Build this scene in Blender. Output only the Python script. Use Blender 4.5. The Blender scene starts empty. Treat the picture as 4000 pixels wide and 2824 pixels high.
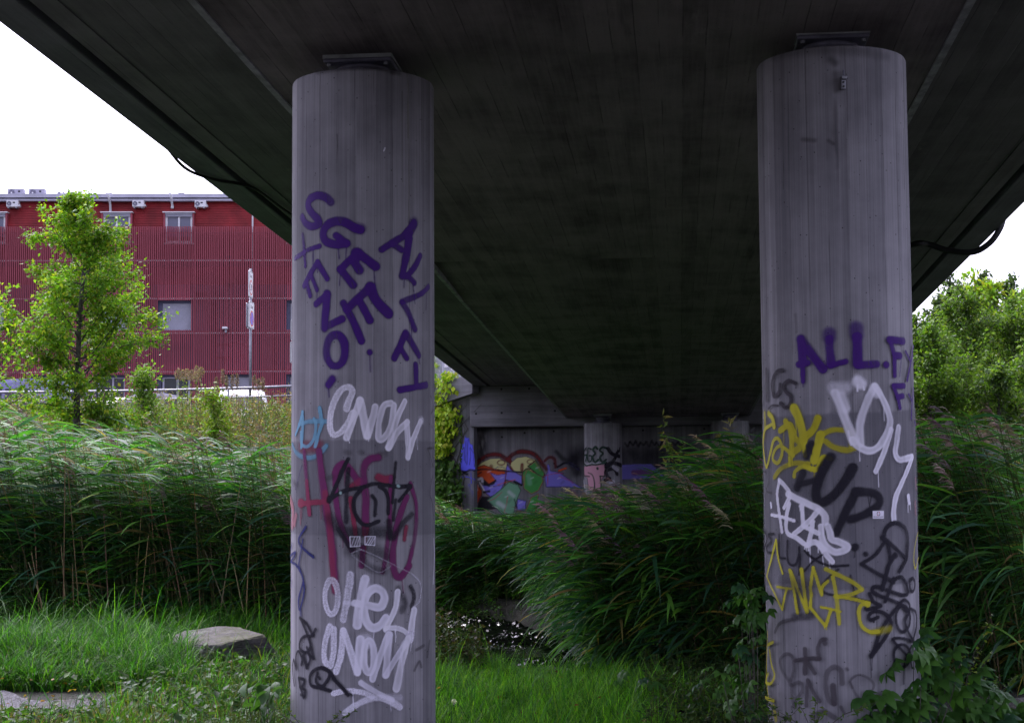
import bpy, bmesh, math, random
import numpy as np
from mathutils import Vector, Matrix
rnd = random.Random(7); rng = np.random.default_rng(11)
SC = bpy.context.scene; COL = SC.collection
R = math.radians

# ------------------------------------------------------------------ camera
PITCH, ROLL, FPX, CAMZ = R(4.06), 0.00656, 6200.0, 1.67
CAM = np.array([0, 0, CAMZ])
FWD = np.array([0, math.cos(PITCH), math.sin(PITCH)])
_r0 = np.array([1., 0, 0]); _u0 = np.array([0, -math.sin(PITCH), math.cos(PITCH)])
UP = _u0*math.cos(ROLL)+_r0*math.sin(ROLL); RT = _r0*math.cos(ROLL)-_u0*math.sin(ROLL)
cd = bpy.data.cameras.new('camera'); co = bpy.data.objects.new('camera', cd); COL.objects.link(co)
m = Matrix.Identity(4)
for i in range(3):
    m[i][0], m[i][1], m[i][2] = RT[i], UP[i], -FWD[i]
m[2][3] = CAMZ
co.matrix_world = m
cd.sensor_width = 36; cd.lens = FPX/4000*36; cd.clip_start = .1; cd.clip_end = 4000
SC.camera = co
# ------------------------------------------------------------------ world, sun, exposure
SUN_EL, SUN_AZ = R(52), R(-32)          # azimuth from +Y (view direction), clockwise
W = bpy.data.worlds.new('World'); SC.world = W; W.use_nodes = True
wn = W.node_tree; wn.nodes.clear()
sky = wn.nodes.new('ShaderNodeTexSky'); sky.sky_type = 'NISHITA'; sky.sun_disc = False
sky.sun_elevation = SUN_EL; sky.sun_rotation = SUN_AZ; sky.air_density = 1.0; sky.dust_density = 4.0; sky.ozone_density = 1.0
hs = wn.nodes.new('ShaderNodeHueSaturation'); hs.inputs['Saturation'].default_value = .25
tint = wn.nodes.new('ShaderNodeMix'); tint.data_type = 'RGBA'; tint.blend_type = 'MULTIPLY'; tint.inputs[0].default_value = 1
tint.inputs[7].default_value = (.95, .91, 1.14, 1)
bg = wn.nodes.new('ShaderNodeBackground'); bg.inputs[1].default_value = .15
wo = wn.nodes.new('ShaderNodeOutputWorld')
wn.links.new(sky.outputs[0], hs.inputs['Color']); wn.links.new(hs.outputs[0], tint.inputs[6])
wn.links.new(tint.outputs[2], bg.inputs[0]); wn.links.new(bg.outputs[0], wo.inputs[0])
sd = bpy.data.lights.new('sun', 'SUN'); sd.energy = 1.0; sd.angle = R(25); sd.color = (1, .96, .92)
so = bpy.data.objects.new('sun', sd); COL.objects.link(so)
_sv = Vector((math.sin(SUN_AZ)*math.cos(SUN_EL), math.cos(SUN_AZ)*math.cos(SUN_EL), math.sin(SUN_EL)))
so.rotation_euler = _sv.to_track_quat('Z', 'Y').to_euler(); so.location = (0, 0, 30)
VS = SC.view_settings; VS.view_transform = 'Standard'; VS.look = 'None'; VS.gamma = 1; VS.use_curve_mapping = False
VS.exposure = 1.68
SC.cycles.transparent_max_bounces = 24; SC.cycles.max_bounces = 8
SC.cycles.use_denoising = True

# ------------------------------------------------------------------ geometry helpers
def ray(x, y):
    d = FWD+RT*((x-2000)/FPX)+UP*((1412-y)/FPX)
    return d/d[1]
def at(x, y, Y): return CAM+ray(x, y)*Y
def smooth(a, b, x):
    t = np.clip((np.asarray(x, float)-a)/(b-a), 0, 1); return t*t*(3-2*t)

def tag(o, label=None, cat=None, group=None, kind=None):
    for k, v in (('label', label), ('category', cat), ('group', group), ('kind', kind)):
        if v: o[k] = v
    return o
def empty(name, loc=(0, 0, 0), rz=0):
    o = bpy.data.objects.new(name, None); COL.objects.link(o); o.location = loc; o.rotation_euler = (0, 0, rz); o.empty_display_size = .2
    return o
def link(name, me, mat=None, parent=None):
    o = bpy.data.objects.new(name, me); COL.objects.link(o)
    if mat is not None and not me.materials: me.materials.append(mat)
    if parent is not None: o.parent = parent
    return o
class MB:
    """collects simple shapes in one bmesh"""
    def __init__(s): s.bm = bmesh.new()
    def box(s, x0, x1, y0, y1, z0, z1, bev=0):
        vs = [s.bm.verts.new(c) for c in ((x0,y0,z0),(x1,y0,z0),(x1,y1,z0),(x0,y1,z0),(x0,y0,z1),(x1,y0,z1),(x1,y1,z1),(x0,y1,z1))]
        fs = [s.bm.faces.new([vs[i] for i in q]) for q in ((3,2,1,0),(4,5,6,7),(0,1,5,4),(1,2,6,5),(2,3,7,6),(3,0,4,7))]
        if bev: bmesh.ops.bevel(s.bm, geom=list({e for f in fs for e in f.edges}), offset=bev, segments=2, affect='EDGES', profile=.5)
        return s
    def tube(s, pts, rad, n=6, cap=True):
        pts = [Vector(p) for p in pts]; rads = rad if hasattr(rad, '__len__') else [rad]*len(pts)
        rings = []; pu = None
        for i, p in enumerate(pts):
            d = (pts[min(i+1, len(pts)-1)]-pts[max(i-1, 0)]).normalized()
            u = d.orthogonal().normalized() if pu is None else (pu-d*pu.dot(d)).normalized()
            pu = u; v = d.cross(u)
            rings.append([s.bm.verts.new(p+(u*math.cos(2*math.pi*k/n)+v*math.sin(2*math.pi*k/n))*rads[i]) for k in range(n)])
        for a, b in zip(rings, rings[1:]):
            for k in range(n): s.bm.faces.new((a[k], a[(k+1) % n], b[(k+1) % n], b[k]))
        if cap: s.bm.faces.new(rings[0][::-1]); s.bm.faces.new(rings[-1])
        return s
    def lathe(s, prof, cx=0, cy=0, n=32, cap=True):
        rings = [[s.bm.verts.new((cx+r*math.cos(2*math.pi*k/n), cy+r*math.sin(2*math.pi*k/n), z)) for k in range(n)] for r, z in prof]
        for a, b in zip(rings, rings[1:]):
            for k in range(n): s.bm.faces.new((a[k], a[(k+1) % n], b[(k+1) % n], b[k]))
        if cap: s.bm.faces.new(rings[0][::-1]); s.bm.faces.new(rings[-1])
        return s
    def prism(s, poly, y0, y1):
        """poly in (x,z) extruded along y"""
        a = [s.bm.verts.new((x, y0, z)) for x, z in poly]; b = [s.bm.verts.new((x, y1, z)) for x, z in poly]
        n = len(poly)
        for k in range(n): s.bm.faces.new((a[k], a[(k+1) % n], b[(k+1) % n], b[k]))
        s.bm.faces.new(a[::-1]); s.bm.faces.new(b)
        return s
    def build(s, name, mat=None, parent=None, sm=False):
        bmesh.ops.recalc_face_normals(s.bm, faces=s.bm.faces)
        me = bpy.data.meshes.new(name); s.bm.to_mesh(me); s.bm.free()
        if sm:
            for f in me.polygons: f.use_smooth = True
        return link(name, me, mat, parent)
def np_mesh(name, V, Q, col=None, sm=False):
    V = np.ascontiguousarray(V, np.float32).reshape(-1, 3); Q = np.ascontiguousarray(Q, np.int32).reshape(-1, 4)
    me = bpy.data.meshes.new(name); me.vertices.add(len(V)); me.vertices.foreach_set('co', V.ravel())
    me.loops.add(4*len(Q)); me.loops.foreach_set('vertex_index', Q.ravel())
    me.polygons.add(len(Q)); me.polygons.foreach_set('loop_start', np.arange(0, 4*len(Q), 4, dtype=np.int32))
    me.update(calc_edges=True)
    if sm: me.polygons.foreach_set('use_smooth', np.ones(len(Q), bool))
    if col is not None:
        c = np.asarray(col, np.float32).reshape(len(V), -1)
        if c.shape[1] == 3: c = np.hstack([c, np.ones((len(V), 1), np.float32)])
        a = me.color_attributes.new('col', 'FLOAT_COLOR', 'POINT'); a.data.foreach_set('color', np.ascontiguousarray(c).ravel())
    return me
class Bag:
    """gathers numpy vertices, quads and colours"""
    def __init__(s): s.V, s.Q, s.C, s.n = [], [], [], 0
    def add(s, V, Q, C):
        s.V.append(V.reshape(-1, 3)); s.Q.append(Q.reshape(-1, 4)+s.n); s.C.append(C.reshape(-1, 3)); s.n += len(s.V[-1])
    def ribbons(s, P, Wd, S, C):
        """P[N,K,3] centre lines, Wd[N,K] half widths, S[N,K,3] side vectors, C[N,3] colours"""
        N, K = P.shape[:2]
        V = np.stack([P-S*Wd[..., None], P+S*Wd[..., None]], 2)
        i = np.arange(N)[:, None]*2*K+np.arange(K-1)[None]*2
        Q = np.stack([i, i+1, i+3, i+2], -1)
        s.add(V, Q, np.repeat(C[:, None], 2*K, 1))
    def leaves(s, P, A, Nn, L, Wd, C, fold=.25):
        """diamond leaves folded on the midrib: P base, A axis, Nn normal"""
        N = len(P); S = np.cross(A, Nn); S /= np.linalg.norm(S, axis=1, keepdims=True)+1e-9
        L = L[:, None]; Wd = Wd[:, None]
        mid = P+A*L*.45-Nn*Wd*fold
        V = np.stack([P, P+A*L*.42+S*Wd+Nn*Wd*fold*.6, P+A*L-Nn*L*.12, P+A*L*.42-S*Wd+Nn*Wd*fold*.6, mid], 1)
        i = np.arange(N)[:, None]*5
        Q = np.stack([np.hstack([i, i+1, i+2, i+4]), np.hstack([i, i+4, i+2, i+3])], 1)
        s.add(V, Q, np.repeat(C[:, None], 5, 1))
    def mesh(s, name): return np_mesh(name, np.concatenate(s.V), np.concatenate(s.Q), np.concatenate(s.C))
def unit(v): return v/(np.linalg.norm(v, axis=-1, keepdims=True)+1e-9)
def pick(cols, N, jit=.18):
    cols = np.array(cols); c = cols[rng.integers(0, len(cols), N)]
    return np.clip(c*(1+rng.normal(0, jit, (N, 1)))*(1+rng.normal(0, jit*.4, (N, 3))), .003, 1)
def text_mesh(txt, size, name='lettering', depth=0.0):
    cu = bpy.data.curves.new(name, 'FONT'); cu.body = txt; cu.size = size; cu.align_x = 'CENTER'; cu.align_y = 'CENTER'; cu.extrude = depth
    ob = bpy.data.objects.new(name, cu); COL.objects.link(ob)
    dg = bpy.context.evaluated_depsgraph_get(); dg.update()
    me = bpy.data.meshes.new_from_object(ob.evaluated_get(dg)); me.materials.clear()
    bpy.data.objects.remove(ob); bpy.data.curves.remove(cu)
    me.name = name
    return me

# ------------------------------------------------------------------ materials
def nd(nt, typ, props=None, **inp):
    n = nt.nodes.new(typ)
    for k, v in (props or {}).items(): setattr(n, k, v)
    for k, v in inp.items():
        s = n.inputs[int(k[1:])] if k[0] == '_' else n.inputs[k.replace('_', ' ')]
        if isinstance(v, bpy.types.NodeSocket): nt.links.new(v, s)
        else: s.default_value = v
    return n
def newmat(name):
    mt = bpy.data.materials.new(name); mt.use_nodes = True; nt = mt.node_tree
    return mt, nt, nt.nodes['Principled BSDF']
def mth(nt, op, a, b=0.0, c=0.0): return nd(nt, 'ShaderNodeMath', {'operation': op}, _0=a, _1=b, _2=c).outputs[0]
def mixc(nt, f, a, b, mode='MIX'):
    n = nd(nt, 'ShaderNodeMix', {'data_type': 'RGBA', 'blend_type': mode}); 
    for i, v in ((0, f), (6, a), (7, b)):
        if isinstance(v, bpy.types.NodeSocket): nt.links.new(v, n.inputs[i])
        else: n.inputs[i].default_value = v if i == 0 else ((*v, 1) if len(v) == 3 else v)
    return n.outputs[2]
def ramp(nt, f, lo, hi, a=0.0, b=1.0): 
    return nd(nt, 'ShaderNodeMapRange', {'interpolation_type': 'SMOOTHSTEP'}, Value=f, From_Min=lo, From_Max=hi, To_Min=a, To_Max=b).outputs[0]
def noise(nt, vec, sc, det=4, rough=.6): return nd(nt, 'ShaderNodeTexNoise', Vector=vec, Scale=sc, Detail=det, Roughness=rough).outputs[0]
def mapping(nt, vec, sx, sy, sz): return nd(nt, 'ShaderNodeMapping', Vector=vec, Scale=(sx, sy, sz)).outputs[0]
def simple(name, col, rough=.6, metal=0, var=.25, sc=3.0, bump=0, spec=.5):
    mt, nt, b = newmat(name)
    o = nd(nt, 'ShaderNodeTexCoord').outputs['Object']
    f = noise(nt, o, sc, 6)
    c = mixc(nt, ramp(nt, f, .3, .7), tuple(x*(1-var) for x in col), tuple(min(1, x*(1+var)) for x in col))
    nt.links.new(c, b.inputs['Base Color']); b.inputs['Roughness'].default_value = rough; b.inputs['Metallic'].default_value = metal
    b.inputs['Specular IOR Level'].default_value = spec
    if bump: nt.links.new(nd(nt, 'ShaderNodeBump', Strength=bump, Distance=.02, Height=f).outputs[0], b.inputs['Normal'])
    return mt
def concrete(name, lo, hi, vec, board, swap=False, seam=.5, streak=(9, .3), tone=1.0, bump=.35, blotch=.5, lime=0):
    """board-marked concrete. Boards run along the second axis of the coordinate, side by side along the first."""
    mt, nt, b = newmat(name)
    tc = nd(nt, 'ShaderNodeTexCoord').outputs[vec]
    if swap == 'xz':
        s = nd(nt, 'ShaderNodeSeparateXYZ', Vector=tc); tc = nd(nt, 'ShaderNodeCombineXYZ', X=s.outputs[0], Y=s.outputs[2], Z=s.outputs[1]).outputs[0]
    if swap == 'zx':
        s = nd(nt, 'ShaderNodeSeparateXYZ', Vector=tc); tc = nd(nt, 'ShaderNodeCombineXYZ', X=s.outputs[2], Y=s.outputs[0], Z=s.outputs[1]).outputs[0]
    sx = nd(nt, 'ShaderNodeSeparateXYZ', Vector=tc)
    wob = noise(nt, mapping(nt, tc, 1, .6, 1), 2, 2)
    q = mth(nt, 'DIVIDE', mth(nt, 'MULTIPLY_ADD', wob, .02, sx.outputs[0]), board)
    fr = mth(nt, 'FRACT', q); idx = mth(nt, 'FLOOR', q)
    wn_ = nd(nt, 'ShaderNodeTexWhiteNoise', {'noise_dimensions': '1D'}, W=idx).outputs[0]
    e = mth(nt, 'ABSOLUTE', mth(nt, 'SUBTRACT', fr, .5))
    brk = ramp(nt, noise(nt, mapping(nt, tc, 3, .8, 3), 1.5, 3), .42, .6)
    sm = mth(nt, 'MULTIPLY', ramp(nt, e, .455, .5), brk)
    s1 = noise(nt, mapping(nt, tc, streak[0], streak[1], streak[0]), 1.6, 8, .65)
    s2 = noise(nt, mapping(nt, tc, streak[0]*6, streak[1]*2.2, streak[0]*6), 1.6, 5, .6)
    bl = noise(nt, tc, 1.1, 6, .62)
    f = mth(nt, 'ADD', mth(nt, 'MULTIPLY', s1, .38), mth(nt, 'ADD', mth(nt, 'MULTIPLY', s2, .20), mth(nt, 'MULTIPLY', bl, blotch)))
    f = mth(nt, 'ADD', f, mth(nt, 'MULTIPLY', wn_, .10))
    f = ramp(nt, f, .40, .84)
    c = mixc(nt, f, tuple(x*tone for x in lo), tuple(x*tone for x in hi))
    c = mixc(nt, mth(nt, 'MULTIPLY', sm, seam), c, tuple(x*tone*.35 for x in lo))
    st = ramp(nt, noise(nt, mapping(nt, tc, 5, .35, 5), 1.3, 6, .6), .62, .74)
    c = mixc(nt, mth(nt, 'MULTIPLY', st, .42), c, tuple(x*tone*.6 for x in lo))
    if lime:
        lm = mth(nt, 'MULTIPLY', ramp(nt, noise(nt, mapping(nt, tc, 2.2, .55, 1), 1.0, 7, .68), .60, .72), ramp(nt, noise(nt, mapping(nt, tc, 14, 5, 1), 1.0, 4, .7), .40, .62))
        c = mixc(nt, mth(nt, 'MULTIPLY', lm, lime), c, (.36, .34, .33))
    vo = nd(nt, 'ShaderNodeTexVoronoi', Vector=tc, Scale=40.0)
    vo_r = nd(nt, 'ShaderNodeTexWhiteNoise', {'noise_dimensions': '3D'}, Vector=vo.outputs['Position']).outputs[0]
    hole = mth(nt, 'MULTIPLY', ramp(nt, vo.outputs['Distance'], .22, .08), ramp(nt, vo_r, .86, .9))
    c = mixc(nt, mth(nt, 'MULTIPLY', hole, .85), c, (.012, .012, .015))
    nt.links.new(c, b.inputs['Base Color']); b.inputs['Roughness'].default_value = .82; b.inputs['Specular IOR Level'].default_value = .3
    h = mth(nt, 'SUBTRACT', mth(nt, 'ADD', mth(nt, 'MULTIPLY', s2, .25), mth(nt, 'MULTIPLY', wn_, .25)), mth(nt, 'ADD', mth(nt, 'MULTIPLY', sm, .8), hole))
    nt.links.new(nd(nt, 'ShaderNodeBump', Strength=bump, Distance=.012, Height=h).outputs[0], b.inputs['Normal'])
    return mt
def leafmat(name, trans=.38, rough=.5, spec=.2, tc=(1.5, 1.7, .55)):
    mt, nt, b = newmat(name)
    a = nd(nt, 'ShaderNodeAttribute', {'attribute_name': 'col'}).outputs['Color']
    nt.links.new(a, b.inputs['Base Color']); b.inputs['Roughness'].default_value = rough; b.inputs['Specular IOR Level'].default_value = spec
    tr = nd(nt, 'ShaderNodeBsdfTranslucent', Color=mixc(nt, 1.0, a, tc, 'MULTIPLY'))
    mx = nd(nt, 'ShaderNodeMixShader', _0=trans, _1=b.outputs[0], _2=tr.outputs[0])
    nt.links.new(mx.outputs[0], nt.nodes['Material Output'].inputs[0])
    return mt
def glassmat(name, col=(.02, .025, .035), rough=.08):
    mt, nt, b = newmat(name); b.inputs['Base Color'].default_value = (*col, 1); b.inputs['Roughness'].default_value = rough
    o = nd(nt, 'ShaderNodeTexCoord').outputs['Object']
    nt.links.new(nd(nt, 'ShaderNodeBump', Strength=.04, Distance=.05, Height=noise(nt, o, 1.2, 2)).outputs[0], b.inputs['Normal'])
    return mt
M = {}
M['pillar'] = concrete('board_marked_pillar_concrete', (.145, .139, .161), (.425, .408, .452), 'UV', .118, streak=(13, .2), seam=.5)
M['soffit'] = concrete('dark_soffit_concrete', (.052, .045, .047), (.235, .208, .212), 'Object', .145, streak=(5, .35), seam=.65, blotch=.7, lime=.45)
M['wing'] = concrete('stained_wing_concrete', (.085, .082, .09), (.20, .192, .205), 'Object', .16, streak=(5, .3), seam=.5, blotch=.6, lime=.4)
M['edge'] = concrete('edge_beam_concrete', (.10, .10, .12), (.22, .22, .25), 'Object', .3, streak=(5, .3), seam=.3)
M['pale'] = concrete('wing_wall_concrete', (.10, .097, .11), (.22, .215, .24), 'Object', .10, swap='xz', streak=(9, .25))
M['wall'] = concrete('abutment_wall_concrete', (.12, .115, .13), (.30, .29, .32), 'Object', .10, swap='xz', streak=(9, .25))
M['beam'] = concrete('head_beam_concrete', (.12, .115, .13), (.27, .26, .29), 'Object', .16, swap='zx', streak=(7, .4), seam=.6)
M['lip'] = simple('lit_lip_and_mortar', (.30, .31, .32), .8, var=.35, sc=6)
M['steel'] = simple('painted_bearing_steel', (.16, .155, .21), .55, .3, .35, 8)
M['dark'] = simple('black_rubber', (.012, .012, .014), .6)
M['galv'] = simple('galvanised_steel', (.27, .27, .31), .45, .6, .2, 6)
M['leaf'] = leafmat('leaf'); M['reed'] = leafmat('reed_leaf', .40, .5, .2, (1.35, 1.65, .62)); M['grass'] = leafmat('grass_blade', .42, .55, .15)
M['dry'] = leafmat('dry_stem', .15, .8, .2)
M['bark'] = simple('grey_bark', (.06, .052, .045), .9, 0, .45, 14, .6)
mt, nt, b = newmat('sprayed_paint')
a = nd(nt, 'ShaderNodeAttribute', {'attribute_name': 'col'})
o_ = nd(nt, 'ShaderNodeTexCoord').outputs['Object']
n1 = noise(nt, mapping(nt, o_, 1, 1, .25), 30, 3); n2 = noise(nt, o_, 140, 2)
al = mth(nt, 'MULTIPLY', a.outputs['Alpha'], ramp(nt, mth(nt, 'ADD', mth(nt, 'MULTIPLY', n1, .6), mth(nt, 'MULTIPLY', n2, .4)), .26, .40, .88, 1.0))
nt.links.new(a.outputs['Color'], b.inputs['Base Color']); nt.links.new(al, b.inputs['Alpha']); b.inputs['Roughness'].default_value = .6; b.inputs['Specular IOR Level'].default_value = .18
M['paint'] = mt
# ------------------------------------------------------------------ terrain
CREEK = np.array([(4.5, 14.6), (2.2, 14.3), (.8, 14.5), (.35, 15.3), (.15, 16.6), (-.12, 18.1), (-.8, 20.3), (-1.9, 21.9), (-4.5, 24.2), (-9, 26), (-16, 27)])
def creek_d(x, y):
    d = np.full(np.shape(x), 1e9)
    for a, b in zip(CREEK, CREEK[1:]):
        ab = b-a; t = np.clip(((x-a[0])*ab[0]+(y-a[1])*ab[1])/(ab@ab), 0, 1)
        d = np.minimum(d, np.hypot(x-a[0]-t*ab[0], y-a[1]-t*ab[1]))
    return d
def gz(x, y):
    x = np.asarray(x, float); y = np.asarray(y, float)
    z = .10*smooth(12.8, 15, y)*smooth(-1.4, -3, x)+.35*smooth(24, 36, y)
    z = z+2.45*smooth(29, 42, y)*smooth(-1.6, -3.6, x)+.9*smooth(30, 55, y)*smooth(7, 12, x)
    z = z-.50*(1-smooth(.45, 1.15, creek_d(x, y)))
    z = z+.03*np.sin(1.7*x+.6*y)*np.sin(1.3*y-.5*x)+.02*np.sin(4.1*x)*np.sin(3.7*y)
    path = smooth(10.9, 11.3, y)*smooth(13.2, 12.6, y)*smooth(-2.8, -3.3, x)
    return z*(1-.85*path)-.02*path
xs = np.unique(np.concatenate([np.linspace(-1500, -70, 10), np.linspace(-60, -14, 24), np.linspace(-13, 11, 121), np.linspace(12, 60, 25), np.linspace(70, 1500, 10)]))
ys = np.unique(np.concatenate([np.linspace(-600, -30, 8), np.linspace(-25, 8, 18), np.linspace(9, 44, 141), np.linspace(46, 120, 30), np.linspace(150, 2500, 10)]))
X, Y = np.meshgrid(xs, ys, indexing='ij'); Z = gz(X, Y); nx, ny = X.shape
i, j = np.meshgrid(np.arange(nx-1), np.arange(ny-1), indexing='ij'); q = i*ny+j
me = np_mesh('ground', np.stack([X, Y, Z], -1), np.stack([q, q+ny, q+ny+1, q+1], -1), sm=True)
mt, nt, b = newmat('damp_soil'); o = nd(nt, 'ShaderNodeTexCoord').outputs['Object']
f1 = noise(nt, o, 3, 8); f2 = noise(nt, o, 40, 4)
c = mixc(nt, ramp(nt, f1, .35, .65), (.008, .010, .005), (.024, .021, .014)); c = mixc(nt, ramp(nt, f2, .5, .75), c, (.018, .028, .010))
nt.links.new(c, b.inputs['Base Color']); b.inputs['Roughness'].default_value = .95
nt.links.new(nd(nt, 'ShaderNodeBump', Strength=.8, Distance=.04, Height=f2).outputs[0], b.inputs['Normal'])
tag(link('ground', me, mt), kind='structure')

mt, nt, b = newmat('brook_water'); o = nd(nt, 'ShaderNodeTexCoord').outputs['Object']
b.inputs['Base Color'].default_value = (.004, .004, .004, 1); b.inputs['Roughness'].default_value = .04; b.inputs['IOR'].default_value = 1.33; b.inputs['Specular IOR Level'].default_value = .5
rif = ramp(nt, noise(nt, mapping(nt, o, 2.2, 1.4, 1), 1.0, 3), .42, .56, .02, 1.0)
h = mth(nt, 'MULTIPLY', rif, mth(nt, 'ADD', ramp(nt, noise(nt, mapping(nt, o, 22, 12, 9), 1.0, 3, .6), .5, .75), mth(nt, 'MULTIPLY', noise(nt, o, 40, 2), .12)))
nt.links.new(nd(nt, 'ShaderNodeBump', Strength=.5, Distance=.02, Height=h).outputs[0], b.inputs['Normal'])
CS = np.concatenate([[0], np.cumsum(np.hypot(*np.diff(CREEK, axis=0).T))])
su = np.concatenate([np.arange(.5, 13.0, .03), np.arange(13.0, CS[-1], .4)]); cu_ = np.stack([np.interp(su, CS, CREEK[:, 0]), np.interp(su, CS, CREEK[:, 1])], 1)
for _ in range(24): cu_[1:-1] = (cu_[:-2]+2*cu_[1:-1]+cu_[2:])/4
tg = np.gradient(cu_, axis=0); tg /= np.hypot(*tg.T)[:, None]; sv = np.arange(-1.1, 1.101, .03)
WX = cu_[:, :1]-tg[:, 1:]*sv; WY = cu_[:, 1:]+tg[:, :1]*sv; wz = np.zeros(WX.shape); rw = np.random.default_rng(3)
for _ in range(26):
    a_ = rw.uniform(0, 6.28); L_ = rw.uniform(.07, .22); wz += L_*.028*np.sin((WX*np.cos(a_)+WY*np.sin(a_))*6.283/L_+rw.uniform(0, 6.28))
rif_ = np.clip(.75+1.3*np.sin(WY*1.9+WX*1.2+.4)*np.sin(WX*2.3-WY*.8)+.3*np.sin(WX*7+WY*5), .06, 1.5)*smooth(26, 23, WY)
nu_, nv_ = WX.shape; a_, b_ = np.meshgrid(np.arange(nu_-1), np.arange(nv_-1), indexing='ij'); q = a_*nv_+b_
tag(link('brook_water', np_mesh('brook_water', np.stack([WX, WY, -.235+wz*rif_], -1), np.stack([q, q+nv_, q+nv_+1, q+1], -1), sm=True), mt), kind='structure')

# gravel path, lower left
mt, nt, b = newmat('fine_grey_gravel'); o = nd(nt, 'ShaderNodeTexCoord').outputs['Object']
vo = nd(nt, 'ShaderNodeTexVoronoi', Vector=o, Scale=70.0)
c = mixc(nt, ramp(nt, nd(nt, 'ShaderNodeTexWhiteNoise', Vector=vo.outputs['Position']).outputs[0], .1, .9), (.045, .042, .05), (.15, .145, .17))
c = mixc(nt, ramp(nt, noise(nt, o, 2.2, 6), .45, .7), c, (.07, .065, .06))
nt.links.new(c, b.inputs['Base Color']); b.inputs['Roughness'].default_value = .9
nt.links.new(nd(nt, 'ShaderNodeBump', Strength=1, Distance=.02, Height=vo.outputs['Distance']).outputs[0], b.inputs['Normal'])
gx = np.linspace(-7.5, -2.95, 40); gy = np.linspace(11.15, 12.75, 14); GX, GY = np.meshgrid(gx, gy, indexing='ij')
edge = (GY-11.95)/.8; GY = GY+.06*np.sin(GX*2.1)+edge*(.12*np.sin(GX*4.3+1)+.08*np.sin(GX*9.1)-.05-.55*smooth(-4.6, -2.95, GX)); GX = GX+.2*np.sin(GY*7)*smooth(-3.6, -2.95, GX)
V = np.stack([GX, GY, gz(GX, GY)+.022+.004*np.sin(GX*23)*np.sin(GY*31)], -1); a_, b_ = np.meshgrid(np.arange(39), np.arange(13), indexing='ij'); q = a_*14+b_
tag(link('gravel_path', np_mesh('gravel_path', V, np.stack([q, q+14, q+15, q+1], -1), sm=True), mt), kind='structure')
# road behind the bank
road = MB().box(-80, -3.2, 43.2, 90, 2.0, 2.83).build('road', simple('asphalt', (.055, .055, .06), .9, var=.3, sc=4, bump=.3)); tag(road, kind='structure')

# ------------------------------------------------------------------ bridge
BD = ray(2656, 2125); BD = BD/np.linalg.norm(BD); BT = np.array([BD[1], -BD[0], 0]); BT /= np.linalg.norm(BT)
BO = np.array([.5155, 9.82, 4.303]); BN = np.cross(BT, BD)
bridge = empty('concrete_bridge')
bm4 = Matrix.Identity(4)
for i in range(3): bm4[i][0], bm4[i][1], bm4[i][2], bm4[i][3] = BT[i], BD[i], BN[i], BO[i]
bridge.matrix_world = bm4
tag(bridge, 'low concrete road bridge spanning overhead on round pillars, dark stained underside', 'bridge')
def bpt(t, s, h): return BO+BT*t+BD*s+BN*h
S0, S1 = -14.0, 29.6  # unseen near end cut short so more sky light gets under the deck
# main slab with a shallow recessed band between s=7.25 and s=9.85
prof = [(S0, 0), (7.22, 0), (7.25, .06), (9.85, .006), (9.9, 0), (S1, 0)]
bmm = bmesh.new(); lo = [[bmm.verts.new((t, s, h)) for s, h in prof] for t in (-2.17, 2.17)]; hi = [[bmm.verts.new((t, s, 1.05)) for s, h in prof] for t in (-2.17, 2.17)]
for k in range(len(prof)-1):
    bmm.faces.new((lo[0][k], lo[0][k+1], lo[1][k+1], lo[1][k])); bmm.faces.new((hi[0][k], hi[1][k], hi[1][k+1], hi[0][k+1]))
    for e in (0, 1): bmm.faces.new((lo[e][k], hi[e][k], hi[e][k+1], lo[e][k+1]))
for k in (0, -1): bmm.faces.new((lo[0][k], lo[1][k], hi[1][k], hi[0][k]))
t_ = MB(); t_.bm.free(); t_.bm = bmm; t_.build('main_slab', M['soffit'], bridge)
for sg in (-1, 1):
    A = lambda a, b: (min(sg*a, sg*b), max(sg*a, sg*b))
    w = MB(); w.box(*A(2.173, 3.80), S0, S1, .80, 1.05); w.box(*A(3.80, 3.86), S0, S1, .812, 1.05); w.box(*A(3.86, 4.06), S0, S1, .80, 1.05)
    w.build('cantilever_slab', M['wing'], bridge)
    MB().box(*A(4.062, 4.138), S0, S1, .885, 1.05).build('drip_groove', M['wing'], bridge)
    MB().box(*A(4.14, 4.46), S0, S1+.3, .79, 1.35, .012).build('edge_beam', M['edge'], bridge)
    ls = MB(); ls.box(*A(2.172, 2.20), S0, S1, -.012, .05); ls.box(*A(2.204, 2.222), S0, S1, -.005, .05); ls.build('drip_strip', M['lip'], bridge)  # light caught by the slab lip is put into its paler colour
MB().box(-4.138, 4.138, S0, S1, 1.053, 1.12).build('deck_surface', simple('deck_asphalt', (.05, .05, .052), .9), bridge)

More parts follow.
